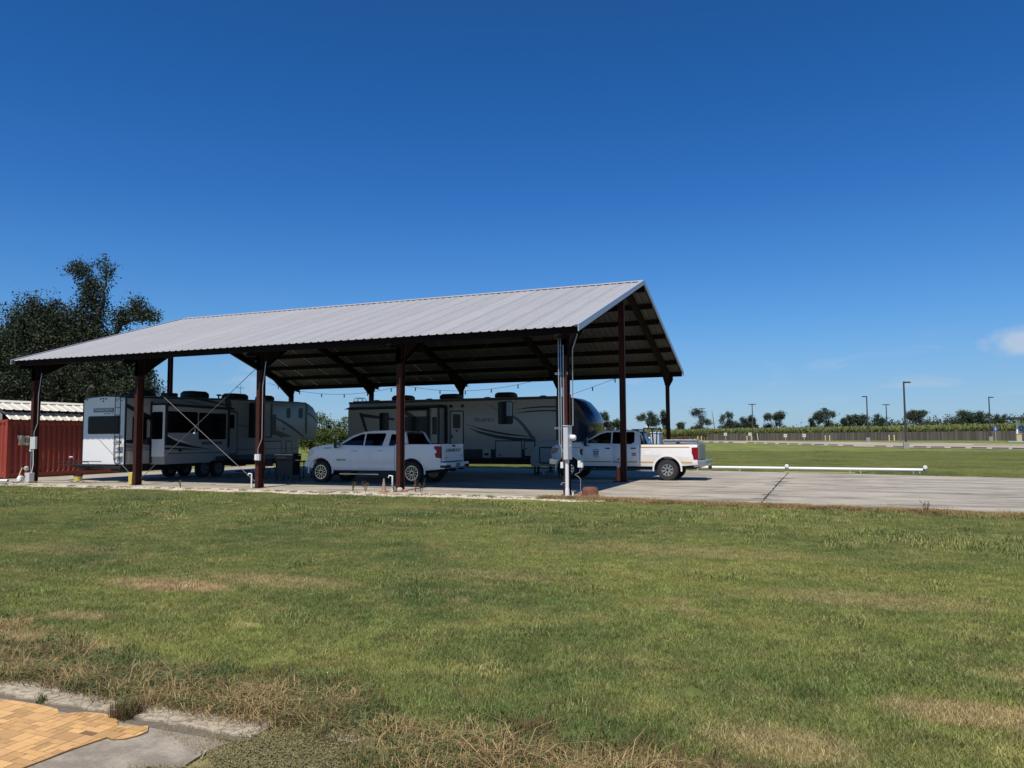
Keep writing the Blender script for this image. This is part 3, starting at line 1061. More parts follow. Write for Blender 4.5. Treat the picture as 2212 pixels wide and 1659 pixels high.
def ac_unit(parent, x0, x1, y0, y1, z0, h, m=BLACKP, along='y'):
    # shrouded rooftop air conditioner: rounded box, slightly tapered, with a dark grille band
    mb = MB()
    lv = [(0, 0), (.05, h * .25), (0, h * .7), (.10, h)]
    for (ins, dz) in ((.05, 0), (0, h * .3), (.01, h * .72), (.10, h)):
        for p in rrect(x0 + ins, x1 - ins, y0 + ins, y1 - ins, .16, 3):
            mb.v.append((p[0], p[1], z0 + dz))
    k = 16
    for i in range(3):
        for j in range(k):
            mb.f.append((i * k + j, i * k + (j + 1) % k, (i + 1) * k + (j + 1) % k, (i + 1) * k + j))
    mb.f.append(tuple(range(3 * k, 4 * k)))
    mb.f.append(tuple(range(k - 1, -1, -1)))
    a = O('air_conditioner', mb, m, parent, smooth=40)
    g = MB()
    n = 9
    for i in range(n):
        if along == 'y':
            yy_ = y0 + .16 + (y1 - y0 - .32) * i / (n - 1)
            g.box(x1 - .012, x1 + .006, yy_ - .012, yy_ + .012, z0 + h * .32, z0 + h * .70)
        else:
            xx_ = x0 + .16 + (x1 - x0 - .32) * i / (n - 1)
            g.box(xx_ - .012, xx_ + .012, y0 - .006, y0 + .012, z0 + h * .32, z0 + h * .70)
    O('vent_grille', g, UNDER, a)
    return a
# ---- first camper: rear end towards the viewer
XS, XF, YR = -19.15, -21.55, 1.1
rv = thing('camper_trailer', (-20.35, 7.0, 0), 'white and grey fifth-wheel camper with big slide-out, its rear end facing out', 'camper')
side = [(YR, .74), (12.25, .74), (12.32, 1.0), (12.35, 1.74), (12.9, 1.68), (13.72, 1.66), (13.9, 2.05), (13.98, 2.6), (13.86, 3.1), (13.55, 3.46), (13.1, 3.66), (12.6, 3.72), (7, 3.66), (YR + .5, 3.56), (YR, 3.50)]
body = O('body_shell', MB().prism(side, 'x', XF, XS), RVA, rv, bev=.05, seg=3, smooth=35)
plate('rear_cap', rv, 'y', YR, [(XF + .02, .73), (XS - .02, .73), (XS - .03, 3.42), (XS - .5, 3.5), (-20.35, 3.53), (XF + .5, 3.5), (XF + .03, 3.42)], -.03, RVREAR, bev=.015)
O('roof_membrane', MB().prism([(YR + .1, 3.545), (7, 3.668), (12.5, 3.728), (12.5, 3.738), (7, 3.68), (YR + .1, 3.56)], 'x', XF + .1, XS - .1), RVROOF, rv)
O('corner_trim', MB().prism([(YR - .035, .72), (YR + .02, .72), (YR + .02, 3.5), (YR - .035, 3.47)], 'x', XS - .045, XS + .012), RVDARK, rv)
O('corner_trim', MB().prism([(YR - .035, .72), (YR + .02, .72), (YR + .02, 3.5), (YR - .035, 3.47)], 'x', XF - .012, XF + .045), RVDARK, rv)
O('roof_trim', MB().prism([(YR, 3.44), (7, 3.6), (12.9, 3.66), (12.9, 3.72), (7, 3.675), (YR, 3.515)], 'x', XS - .02, XS + .014), RVDARK, rv)
y_ = YR - .03
plate('name_board', rv, 'y', y_, rrect(-20.95, -19.80, 2.88, 3.05, .03), -.008, RVBLUE)
text('name_lettering', 'PARADIGM', .175, (-20.375, y_ - .010, 2.965), RY, WHITE, rv, .003, 1.16)
text('name_lettering', 'ALLIANCE', .085, (-20.16, y_ - .002, 2.815), RY, RVBLUE, rv, .003, 1.0)
text('name_lettering', 'RV', .085, (-19.86, y_ - .002, 2.815), RY, RVBLUE, rv, .003, 1.0)
plate('rear_window', rv, 'y', y_, rrect(-21.24, -19.42, 1.98, 2.72, .08), -.012, DGLASS)
for x, z in ((-21.33, 3.41), (-20.55, 3.43), (-20.40, 3.44), (-20.24, 3.43), (-20.40, 3.33)):
    O('marker_light', MB().lathe([(.028, -.03), (.028, 0)], (x, y_, z), 'y', 10), UNDER, rv)
lad = MB()
for x in (-19.62, -19.33):
    lad.tube([(x + .01, y_ - .05, .80), (x, y_ - .10, .95), (x, y_ - .10, 3.55), (x, y_ - .02, 3.70), (x, y_ + .35, 3.72), (x, y_ + .45, 3.60)], .014, 6)
lad.tube([(-19.61, y_ - .05, .80), (-19.55, y_ - .05, .74), (-19.40, y_ - .05, .74), (-19.33, y_ - .05, .80)], .014, 6)
for z in (.95, 1.2, 1.55, 1.86, 2.15, 2.45, 2.75, 3.05, 3.4):
    lad.tube([(-19.63, y_ - .10, z), (-19.32, y_ - .10, z)], .012, 6)
for z in (.98, 1.88, 3.33):
    lad.tube([(-19.33, y_ - .10, z), (-19.33, y_, z)], .012, 6)
    lad.tube([(-19.62, y_ - .10, z), (-19.62, y_, z)], .012, 6)
O('ladder', lad, BLACKP, rv, smooth=50)
fl = MB()
for x in (-19.5, -19.24):
    fl.tube([(x, y_ - .16, .78), (x, y_ - .16, 1.86)], .012, 6)
O('stowed_steps', fl, BLACKP, rv)
OB('step_tread', RVGREY, rv, (-19.53, -19.21, y_ - .22, y_ - .12, 1.58, 1.66))
OB('step_tread', RVGREY, rv, (-19.53, -19.21, y_ - .22, y_ - .12, 1.20, 1.28))
# hitch rack and bumper behind
OB('bumper', BLACKP, rv, (XF, XS, YR - .22, YR - .08, .55, .68), bev=.015)
rk = MB()
for (x0_, x1_, z_) in ((-21.75, -20.05, .86), (-21.75, -20.05, .74)):
    for yq in (YR - .95, YR - .35):
        rk.tube([(x0_, yq, z_), (x1_, yq, z_)], .016, 6)
for x in (-21.75, -21.4, -21.1, -20.75, -20.4, -20.05):
    rk.tube([(x, YR - .95, .74), (x, YR - .35, .74)], .012, 5)
    rk.tube([(x, YR - .95, .74), (x, YR - .95, .86)], .012, 5)
rk.tube([(-20.9, YR - .95, .70), (-20.9, YR - .1, .66)], .03, 6)
O('cargo_rack', rk, BLACKP, rv)
O('hitch_tube', MB().box(-20.95, -20.85, YR - .5, YR + .5, .50, .60), UNDER, rv)
# side features
x_ = XS
plate('side_window', rv, 'x', x_, rrect(1.42, 2.14, 1.74, 2.70, .07), .014, DGLASS)
plate('side_graphic', rv, 'x', x_, [(1.12, 3.05), (2.34, 2.52), (2.34, 2.75), (1.12, 3.22)], .004, RVDARK)
plate('side_graphic', rv, 'x', x_, [(1.12, 1.60), (2.34, 1.50), (2.34, 1.84), (1.12, 1.72)], .004, RVDARK)
plate('side_graphic', rv, 'x', x_, [(1.12, 1.38), (2.34, 1.36), (2.34, 1.48), (1.12, 1.55)], .005, RVGREY)
plate('side_graphic', rv, 'x', x_, [(3.6, 3.56), (5.6, 3.32), (7.0, 3.16), (5.9, 3.2), (4.6, 3.36)], .004, RVGREY)
plate('side_graphic', rv, 'x', x_, [(4.4, 3.58), (6.4, 3.36), (7.3, 3.22), (6.6, 3.42), (5.4, 3.58)], .004, RVDARK)
plate('side_graphic', rv, 'x', x_, [(6.75, 3.22), (7.15, 3.22), (7.05, 3.62), (6.65, 3.62)], .005, RVDARK)
plate('storage_door', rv, 'x', x_, rrect(1.25, 2.25, .82, 1.28, .03), .012, RVA, bev=.004)
OB('belt_trim', RVDARK, rv, (x_, x_ + .012, 1.12, 2.33, 1.30, 1.325))
# big slide-out box
SX = -18.36
sd = O('slide_out', MB().prism([(2.36, .70), (4.95, .70), (5.12, .80), (5.32, .96), (6.10, .98), (6.10, 3.16), (2.36, 3.22)], 'x', XS - .02, SX), RVA, rv, bev=.02)
O('slide_trim', MB().prism([(2.335, 3.25), (6.13, 3.19), (6.13, 3.09), (2.335, 3.15)], 'x', XS + .002, SX + .015), RVDARK, sd)
plate('slide_end_panel', rv, 'y', 2.345, [(XS, 1.02), (SX, 1.02), (SX, 3.18), (XS, 3.18)], -.012, RVREAR)  # whiter than the slide's side: sky light put into the colour
plate('end_window', rv, 'y', 2.333, rrect(XS + .10, SX - .10, 1.75, 2.9, .07), -.012, DGLASS)
plate('slide_end_frame', rv, 'y', 2.36, [(XS - .0, .74), (XS + .10, .74), (XS + .10, 3.34), (XS - .0, 3.34)], -.04, RVDARK)
plate('slide_end_frame', rv, 'y', 2.36, [(XS, 3.19), (SX, 3.19), (SX, 3.26), (XS, 3.26)], -.045, RVDARK)
plate('slide_window', rv, 'x', SX, rrect(2.50, 4.16, 2.02, 2.93, .07), .014, DGLASS)
plate('slide_window', rv, 'x', SX, rrect(4.24, 5.90, 1.73, 2.91, .07), .014, DGLASS)
plate('slide_graphic', rv, 'x', SX, [(2.38, 1.92), (3.0, 1.66), (3.9, 1.46), (5.2, 1.26), (3.9, 1.38), (3.0, 1.47), (2.38, 1.50)], .004, RVDARK)
plate('slide_graphic', rv, 'x', SX, [(2.38, 2.01), (2.85, 1.80), (3.9, 1.53), (3.0, 1.69), (2.38, 1.95)], .005, RVREAR)
plate('slide_graphic', rv, 'x', SX, [(2.38, 1.40), (3.4, 1.36), (4.6, 1.28), (3.4, 1.30), (2.38, 1.32)], .005, RVDARK)
plate('name_board', rv, 'x', SX, rrect(4.45, 5.68, 1.50, 1.64, .02), .008, RVBLUE)
text('name_lettering', 'PARADIGM', .125, (SX + .010, 5.065, 1.57), RX, RVGREY, rv, .002, 1.6)
text('name_lettering', 'ALLIANCE', .07, (SX + .003, 5.25, 1.43), RX, RVGREY, rv, .002, 1.2)
text('name_lettering', 'RV', .07, (SX + .003, 5.6, 1.43), RX, RVGREY, rv, .002, 1.2)
OB('belt_trim', RVDARK, rv, (SX, SX + .012, 2.4, 6.08, 1.13, 1.155))
OB('outlet_cover', BLACKP, rv, (SX, SX + .03, 3.12, 3.26, 1.22, 1.31))
aw = MB().tube([(SX + .12, 2.3, 3.20), (SX + .12, 6.28, 3.13)], .05, 10)
O('awning_roll', aw, BLACKP, rv, smooth=50)
O('awning_arm', MB().box(SX + .02, SX + .08, 2.36, 2.44, 1.6, 3.2), BLACKP, rv)
O('awning_arm', MB().box(SX + .02, SX + .08, 6.0, 6.08, 1.35, 3.14), BLACKP, rv)
# door, steps and front half
plate('entry_door', rv, 'x', x_, rrect(6.75, 7.50, 1.05, 3.02, .12), .02, RVA, bev=.005)
plate('door_frame', rv, 'x', x_, rrect(6.68, 7.57, 1.0, 3.09, .15), .006, RVDARK)
plate('door_window', rv, 'x', x_ + .02, rrect(6.9, 7.32, 2.25, 2.9, .06), .008, DGLASS)
O('door_handle', MB().box(x_ + .02, x_ + .06, 6.82, 6.88, 1.85, 2.0), BLACKP, rv)
hr = MB().tube([(x_ + .02, 6.5, 1.95), (x_ + .12, 6.5, 1.9), (x_ + .14, 6.5, 1.2), (x_ + .02, 6.5, 1.1)], .013, 6)
O('grab_handle', hr, BLACKP, rv)
OB('entry_step', BLACKP, rv, (x_, x_ + .35, 6.75, 7.5, .72, .78), (x_ + .3, x_ + .65, 6.8, 7.45, .46, .51), (x_ + .6, x_ + .95, 6.8, 7.45, .2, .25))
bx2 = O('bedroom_slide', MB().box(XS - .02, XS + .32, 8.38, 9.66, 1.84, 3.5), RVA, rv, bev=.02)
OB('slide_trim', RVDARK, bx2, (XS + .003, XS + .335, 8.34, 8.46, 1.8, 3.52))
OB('slide_trim', RVDARK, bx2, (XS + .003, XS + .335, 9.58, 9.70, 1.8, 3.52))
plate('bedroom_window', rv, 'x', x_, rrect(9.85, 10.4, 1.95, 3.0, .06), .014, DGLASS)
plate('bedroom_window', rv, 'x', x_, rrect(11.25, 11.55, 2.83, 3.37, .10), .014, DGLASS)
plate('bedroom_window', rv, 'x', x_, rrect(12.28, 12.58, 2.84, 3.40, .10), .014, DGLASS)
plate('cap_seam', rv, 'x', x_, [(12.82, 2.0), (12.98, 2.0), (13.02, 3.66), (12.86, 3.66)], .006, RVDARK)
plate('side_graphic', rv, 'x', x_, [(9.9, 2.98), (10.9, 2.72), (11.8, 2.38), (12.78, 1.86), (12.7, 1.80), (11.6, 2.28), (10.8, 2.62)], .004, RVDARK)
plate('side_graphic', rv, 'x', x_, [(9.7, 2.36), (10.8, 2.1), (11.7, 1.86), (10.8, 1.80), (10.1, 2.0), (9.7, 2.2)], .004, RVDARK)
plate('side_graphic', rv, 'x', x_, [(6.9, 2.55), (8.0, 2.4), (9.4, 2.26), (8.0, 2.33)], .004, RVGREY)
plate('cap_graphic', rv, 'x', x_, [(13.05, 3.2), (13.5, 3.0), (13.93, 2.7), (13.96, 2.6), (13.5, 2.9), (13.05, 3.1)], .004, RVDARK)
plate('storage_door', rv, 'x', x_, rrect(9.3, 10.8, .95, 1.58, .04), .012, RVA, bev=.004)
plate('storage_frame', rv, 'x', x_, rrect(9.24, 10.86, .89, 1.64, .06), .004, RVDARK)
plate('storage_door', rv, 'x', x_, rrect(11.25, 11.65, .82, 1.58, .06), .012, RVA, bev=.004)
plate('storage_frame', rv, 'x', x_, rrect(11.19, 11.71, .76, 1.64, .08), .004, RVDARK)
OB('belt_trim', RVDARK, rv, (x_, x_ + .012, 7.6, 12.3, 1.22, 1.245))
OB('porch_light', CLEAR, rv, (x_, x_ + .04, 7.72, 7.88, 3.3, 3.35))
O('speaker_grille', MB().lathe([(.06, 0), (.06, .02)], (x_, 11.0, 2.25), 'x', 12), BLACKP, rv)
plate('skirt_panel', rv, 'x', x_, [(6.15, .72), (12.28, .72), (12.28, .98), (6.15, .98)], .006, RVBLUE)
OB('chassis_rail', UNDER, rv, (XF + .25, XF + .33, YR, 12.2, .52, .74))
OB('chassis_rail', UNDER, rv, (XS - .33, XS - .25, YR, 12.2, .52, .74))
OB('holding_tank', UNDER, rv, (XF + .35, XS - .35, 2.2, 4.6, .42, .72))
OB('holding_tank', UNDER, rv, (XF + .35, XS - .35, 7.6, 11.5, .45, .72))
for yw in (5.55, 6.45):
    wheel(rv, XS - .2, yw, .39, .24, .24, 'x', 6, WHEELD, dark=UNDER, spw=.09)
    wheel(rv, XF + .2, yw, .39, .24, .24, 'x', 6, WHEELD, dark=UNDER, spw=.09)
for x in (XF + .3, XS - .3):
    O('landing_leg', MB().box(x - .05, x + .05, 12.05, 12.15, .25, .8).box(x - .035, x + .035, 12.065, 12.135, .03, .3).box(x - .13, x + .13, 11.97, 12.23, .002, .03), UNDER, rv)
O('king_pin', MB().prism([(12.5, 1.66), (13.3, 1.66), (13.15, 1.25), (12.9, 1.2)], 'x', -20.55, -20.15).box(-20.42, -20.28, 12.95, 13.1, 1.05, 1.22), UNDER, rv)
ac_unit(rv, -20.6, -19.8, 2.35, 3.1, 3.575, .30)
O('vent_box', MB().box(-20.4, -19.9, 4.0, 4.55, 3.6, 3.83), BLACKP, rv, bev=.04)
ac_unit(rv, -20.6, -19.8, 5.25, 6.45, 3.63, .36)
ac_unit(rv, -20.6, -19.8, 7.9, 9.15, 3.67, .34)
ac_unit(rv, -20.6, -19.8, 10.35, 11.15, 3.70, .32)
for yv in (6.75, 7.2):
    O('roof_vent', MB().tube([(-19.6, yv, 3.62), (-19.6, yv, 3.84)], .035, 8).box(-19.67, -19.53, yv - .07, yv + .1, 3.80, 3.88), BLACKP, rv)
O('antenna', MB().tube([(-20.2, 8.9, 3.66), (-20.2, 8.9, 4.35)], .012, 5).tube([(-20.2, 8.6, 4.33), (-20.2, 9.2, 4.33)], .012, 5).tube([(-20.2, 8.9, 4.33), (-20.2, 8.95, 4.5)], .008, 5), BLACKP, rv)
# ---- second camper: parked across the back
YS, YB = 11.55, 13.98
rw = thing('camper_trailer', (-9.0, 12.7, 0), 'beige fifth-wheel camper with navy nose parked along the back of the barn', 'camper')
XA = -15.47
prof2 = [(XA, .72), (-5.0, .72), (-4.85, 1.42), (-3.95, 1.46), (-3.95, 3.6), (-9, 3.62), (XA + .3, 3.62), (XA, 3.56)]
O('body_shell', MB().prism(prof2, 'y', YS, YB), RVB, rw, bev=.05, seg=3, smooth=35)
cap = [(-3.96, 1.45), (-3.25, 1.47), (-2.84, 1.66), (-2.53, 2.0), (-2.43, 2.45), (-2.6, 2.82), (-2.85, 3.12), (-3.1, 3.38), (-3.45, 3.55), (-3.96, 3.615)]
def rounded_cap(name, prof, x_in, ya, yb, m, parent):
    st = [(0, .80), (.05, .90), (.14, .96), (.3, .99), (.5, 1.0), (.7, .99), (.86, .96), (.95, .90), (1, .80)]
    mb = MB()
    k = len(prof)
    for (t, s) in st:
        for (px, pz) in prof:
            mb.v.append((x_in + (px - x_in) * s, ya + (yb - ya) * t, 2.5 + (pz - 2.5) * (.985 + .015 * s)))
    for i in range(len(st) - 1):
        for j in range(k - 1):
            mb.f.append((i * k + j, i * k + j + 1, (i + 1) * k + j + 1, (i + 1) * k + j))
    mb.f.append(tuple(range(k)))
    mb.f.append(tuple(range(len(st) * k - 1, (len(st) - 1) * k - 1, -1)))
    return O(name, mb, m, parent, smooth=40)
rounded_cap('front_cap', cap, -3.96, YS + .01, YB - .01, NAVY, rw)
plate('cap_seam', rw, 'y', YS, [(-4.2, 1.6), (-4.02, 1.6), (-4.02, 3.5), (-4.2, 3.5)], -.012, RVDARK)
O('cap_graphic', MB().tube([(-3.3, YS + .09, 1.60), (-2.9, YS + .16, 1.78), (-2.6, YS + .3, 2.0)], .012, 5).tube([(-3.2, YS + .09, 1.72), (-2.9, YS + .16, 1.90), (-2.6, YS + .3, 2.1)], .012, 5).tube([(-3.1, YS + .09, 1.85), (-2.85, YS + .16, 2.0), (-2.58, YS + .3, 2.18)], .012, 5), RVGREY, rw)
O('roof_membrane', MB().prism([(XA + .2, 3.615), (-4.1, 3.60), (-4.1, 3.64), (XA + .2, 3.645)], 'y', YS + .08, YB - .08), RVROOF, rw)
OB('roof_trim', RVDARK, rw, (XA, -3.95, YS - .015, YS + .02, 3.5, 3.60))
plate('lower_graphic', rw, 'y', YS, [(-9.0, .73), (-5.05, .73), (-4.9, 1.18), (-9.0, 1.18)], -.004, RVDARK)
text('name_lettering', 'V', .30, (-8.30, YS - .004, 2.585), RY, RVDARK, rw, .004, 1.1)
text('name_lettering', 'ILANO', .235, (-7.76, YS - .004, 2.57), RY, RVDARK, rw, .004, 1.28)
plate('side_window', rw, 'y', YS, rrect(-7.10, -6.34, 2.36, 3.44, .09), -.014, DGLASS)
plate('window_pane', rw, 'y', YS - .014, rrect(-6.68, -6.38, 2.75, 3.40, .03), -.004, mat('sky_reflecting_pane', (.02, .03, .045), .03, var=.1, spec=1))
def swoosh(pts_top, pts_bot, th=-.004, m=RVDARK):
    plate('side_graphic', rw, 'y', YS, pts_top + pts_bot[::-1], th, m)
swoosh([(-8.87, 2.42), (-7.9, 2.16), (-6.6, 1.92), (-5.17, 1.75)], [(-8.87, 2.41), (-7.9, 2.10), (-6.6, 1.84), (-5.17, 1.73)])
swoosh([(-8.66, 2.22), (-8.1, 2.05), (-7.2, 1.85), (-6.2, 1.72), (-5.5, 1.68), (-5.18, 1.59)], [(-8.66, 2.21), (-8.1, 1.94), (-7.2, 1.70), (-6.2, 1.58), (-5.5, 1.56), (-5.18, 1.57)])
swoosh([(-8.3, 2.2), (-7.2, 1.98), (-6.0, 1.82)], [(-8.3, 2.18), (-7.2, 1.92), (-6.0, 1.80)], m=RVBLUE)
swoosh([(-6.34, 2.78), (-6.05, 2.62), (-5.75, 2.34), (-5.45, 1.95), (-5.18, 1.60)], [(-6.34, 2.66), (-6.12, 2.5), (-5.85, 2.22), (-5.6, 1.9), (-5.42, 1.60)], -.005, RVBLUE)
swoosh([(-6.25, 3.04), (-5.6, 3.14), (-4.9, 3.18), (-4.2, 3.17)], [(-6.25, 3.03), (-5.6, 3.08), (-4.9, 3.11), (-4.2, 3.10)])
swoosh([(-6.25, 2.86), (-5.6, 2.97), (-4.9, 3.0), (-4.2, 2.99)], [(-6.25, 2.85), (-5.6, 2.91), (-4.9, 2.94), (-4.2, 2.92)])
swoosh([(-7.75, 3.32), (-7.12, 3.10)], [(-7.75, 3.31), (-7.12, 3.02)], m=RVGREY)
for x0_, x1_, z0_, z1_, r_ in ((-7.22, -5.93, .80, 1.55, .05), (-5.75, -5.28, .88, 1.53, .05)):
    plate('storage_frame', rw, 'y', YS, rrect(x0_ - .05, x1_ + .05, z0_ - .05, z1_ + .05, .07), -.006, RVDARK)
    plate('storage_door', rw, 'y', YS - .006, rrect(x0_, x1_, z0_, z1_, r_), -.012, RVB, bev=.004)
    O('door_latch', MB().lathe([(.04, -.012), (.04, 0)], (x0_ + .2 if x1_ - x0_ > 1 else x0_ + .07, YS - .018, z0_ + (.1 if x1_ - x0_ > 1 else .33)), 'y', 10), BLACKP, rw)
plate('utility_hatch', rw, 'y', YS, rrect(-7.91, -7.49, .78, 1.18, .03), -.012, RVB, bev=.004)
plate('hatch_opening', rw, 'y', YS - .012, rrect(-7.82, -7.6, .88, 1.0, .01), -.003, RVDARK)
plate('door_frame', rw, 'y', YS, rrect(-9.66, -8.90, 1.0, 3.06, .12), -.008, RVDARK)
plate('entry_door', rw, 'y', YS - .008, rrect(-9.60, -8.96, 1.05, 3.0, .09), -.014, RVB, bev=.004)
plate('door_window', rw, 'y', YS - .022, rrect(-9.48, -9.08, 2.2, 2.88, .05), -.008, DGLASS)
plate('door_badge', rw, 'y', YS - .022, [(-9.28, 1.98), (-9.2, 2.1), (-9.22, 2.16), (-9.28, 2.1), (-9.34, 2.16), (-9.36, 2.1)], -.004, RVDARK)
OB('door_handle', BLACKP, rw, (-9.57, -9.5, YS - .06, YS - .02, 1.72, 1.86))
for x in (-9.62, -9.0):
    O('speaker_grille', MB().lathe([(.075, -.03), (.085, 0)], (x + .02, YS, 3.27), 'y', 14), BLACKP, rw)
OB('awning_light', CLEAR, rw, (-9.43, -9.2, YS - .02, YS, 3.14, 3.16))
for x in (-5.2, -6.2, -7.4, -8.4):
    O('marker_light', MB().lathe([(.02, -.02), (.02, 0)], (x, YS, 3.2 + .08 * (x + 8.4)), 'y', 8), BLACKP, rw)
sl2 = O('slide_out', MB().prism([(-15.1, .95), (-9.95, .95), (-9.95, 3.18), (-15.1, 3.18)], 'y', YS - .62, YS + .02), RVB, rw, bev=.02)
O('slide_trim', MB().prism([(-9.93, .90), (-9.78, .90), (-9.78, 3.26), (-9.93, 3.26)], 'y', YS - .05, YS - .001), RVDARK, sl2)
O('slide_trim', MB().box(-10.02, -9.935, YS - .635, YS - .55, .9, 3.2), RVDARK, sl2)
O('slide_awning', MB().prism([(-15.3, 3.20), (-9.85, 3.22), (-9.85, 3.33), (-15.0, 3.30)], 'y', YS - .70, YS), BLACKP, rw)
zs = YS - .62
plate('slide_window', rw, 'y', zs, rrect(-13.25, -12.72, 2.1, 3.0, .07), -.014, DGLASS)
plate('slide_window', rw, 'y', zs, rrect(-11.95, -10.55, 1.88, 2.78, .08), -.014, DGLASS)
plate('slide_window', rw, 'y', zs, rrect(-10.30, -10.05, 1.9, 2.74, .05), -.014, DGLASS)
plate('slide_graphic', rw, 'y', zs, [(-14.4, 3.0), (-12.4, 2.72), (-12.4, 2.60), (-14.4, 2.82)], -.004, RVDARK)
plate('slide_graphic', rw, 'y', zs, [(-14.45, 3.02), (-14.25, 3.0), (-13.9, 2.0), (-14.05, 2.0)], -.005, RVDARK)
plate('slide_graphic', rw, 'y', zs, [(-12.3, 3.17), (-11.85, 3.17), (-10.95, 2.62), (-11.25, 2.55)], -.005, RVDARK)
OB('awning_arm', BLACKP, rw, (-10.55, -10.42, zs - .12, zs - .04, .95, 3.18))
O('awning_roll', MB().tube([(-12.2, zs - .12, 3.12), (-10.4, zs - .12, 3.12)], .055, 10), BLACKP, rw, smooth=50)
OB('chassis_rail', UNDER, rw, (XA, -4.9, YS + .3, YS + .38, .5, .72))
OB('chassis_rail', UNDER, rw, (XA, -4.9, YB - .38, YB - .3, .5, .72))
OB('holding_tank', UNDER, rw, (-9.2, -5.4, YS + .4, YB - .4, .46, .72))
for xw in (-12.0, -11.1):
    wheel(rw, xw, YS + .2, .39, .24, .24, -1, 6, WHEELD, dark=UNDER, spw=.09)
    wheel(rw, xw, YB - .2, .39, .24, .24, 1, 6, WHEELD, dark=UNDER, spw=.09)
for y in (YS + .35, YB - .35):
    O('landing_leg', MB().box(-5.25, -5.15, y - .05, y + .05, .3, .75).box(-5.24, -5.16, y - .04, y + .04, .1, .35).box(-5.34, -5.06, y - .14, y + .14, .08, .11), UNDER, rw)
    O('leg_block', MB().box(-5.42, -4.98, y - .2, y + .2, .002, .08), RVGREY, rw)
ac_unit(rw, -13.3, -12.3, YS + .5, YS + 1.4, 3.62, .30, BLACKP, 'x')
ac_unit(rw, -10.55, -9.55, YS + .5, YS + 1.4, 3.62, .30, BLACKP, 'x')
ac_unit(rw, -7.55, -6.6, YS + .5, YS + 1.4, 3.62, .30, BLACKP, 'x')
for x in (-14.3, -11.2, -8.0, -5.1):
    O('roof_vent', MB().lathe([(.22, 0), (.2, .06), (.1, .10)], (x, YS + .8, 3.62), 'z', 12), BLACKP, rw)
O('king_pin', MB().prism([(-3.9, 1.46), (-3.2, 1.46), (-3.3, 1.12), (-3.55, 1.06)], 'y', 12.6, 13.0), UNDER, rw)
ld = MB()
for y in (12.2, 12.55):
    ld.tube([(XA - .12, y, .9), (XA - .12, y, 3.72), (XA - .05, y, 3.84), (XA + .3, y, 3.84), (XA + .45, y, 3.64)], .016, 6)
for k in range(9):
    ld.tube([(XA - .12, 12.2, 1.1 + k * .3), (XA - .12, 12.55, 1.1 + k * .3)], .013, 6)
O('ladder', ld, BLACKP, rw)
rr_ = MB()
for x in (XA + .55, XA + .2):
    rr_.tube([(x, 12.0, 3.63), (x, 12.0, 3.8), (x + .05, 12.0, 3.84)], .012, 6)
O('roof_rail', rr_, BLACKP, rw)

# ------------------------------------------------------------------ pickup trucks (front to -x, near side at y0)
def shaped(name, pts, y0, y1, m, parent, zc=(), xc=(), fn=None, bev=.03, smooth=32):
    w = WL[parent.name]
    mb = MB().prism(pts, 'y', y0, y1)
    me = bpy.data.meshes.new(name)
    me.from_pydata(mb.v, [], mb.f)
    bm = bmesh.new()
    bm.from_mesh(me)
    bmesh.ops.recalc_face_normals(bm, faces=bm.faces)
    if bev:
        es = [e for e in bm.edges if len(e.link_faces) == 2 and e.calc_face_angle(0) > .5 and any(abs(abs(f.normal.y) - 1) < .01 for f in e.link_faces)]
        bmesh.ops.bevel(bm, geom=es, offset=bev, segments=2, affect='EDGES', profile=.5, clamp_overlap=True)
    for z in zc:
        bmesh.ops.bisect_plane(bm, geom=bm.verts[:] + bm.edges[:] + bm.faces[:], plane_co=(0, 0, z), plane_no=(0, 0, 1))
    for x in xc:
        bmesh.ops.bisect_plane(bm, geom=bm.verts[:] + bm.edges[:] + bm.faces[:], plane_co=(x, 0, 0), plane_no=(1, 0, 0))
    yc = (y0 + y1) / 2
    for v in bm.verts:
        if fn:
            v.co.y = yc + (v.co.y - yc) * fn(v.co.x, v.co.z)
        v.co -= w
    bm.to_mesh(me)
    bm.free()
    for p in me.polygons: p.use_smooth = True
    me.set_sharp_from_angle(angle=math.radians(smooth))
    me.materials.append(m)
    o = bpy.data.objects.new(name, me)
    COL.objects.link(o)
    o.parent = parent
    WL[o.name] = w
    return o
def arc(cx_, cz, r, a0, a1, n=9, sq=1.0):
    return [(cx_ + r * math.cos(math.radians(a0 + (a1 - a0) * i / n)), cz + r * sq * math.sin(math.radians(a0 + (a1 - a0) * i / n))) for i in range(n + 1)]
def holed(name, outer, holes, ymap, th, m, parent):
    # flat frame with openings, laid on a leaning side: ymap(z) gives y
    w = WL[parent.name]
    bm = bmesh.new()
    for loop in [outer] + holes:
        vs_ = [bm.verts.new((p[0], 0, p[1])) for p in loop]
        for i in range(len(vs_)):
            bm.edges.new((vs_[i - 1], vs_[i]))
    bmesh.ops.triangle_fill(bm, edges=bm.edges[:], use_beauty=True)
    r_ = bmesh.ops.extrude_face_region(bm, geom=bm.faces[:])
    for v in [g_ for g_ in r_['geom'] if isinstance(g_, bmesh.types.BMVert)]:
        v.co.y += th
    for v in bm.verts:
        v.co.y += ymap(v.co.z)
        v.co -= w
    bmesh.ops.recalc_face_normals(bm, faces=bm.faces)
    me = bpy.data.meshes.new(name)
    bm.to_mesh(me)
    bm.free()
    me.materials.append(m)
    o = bpy.data.objects.new(name, me)
    COL.objects.link(o)
    o.parent = parent
    WL[o.name] = w
    return o
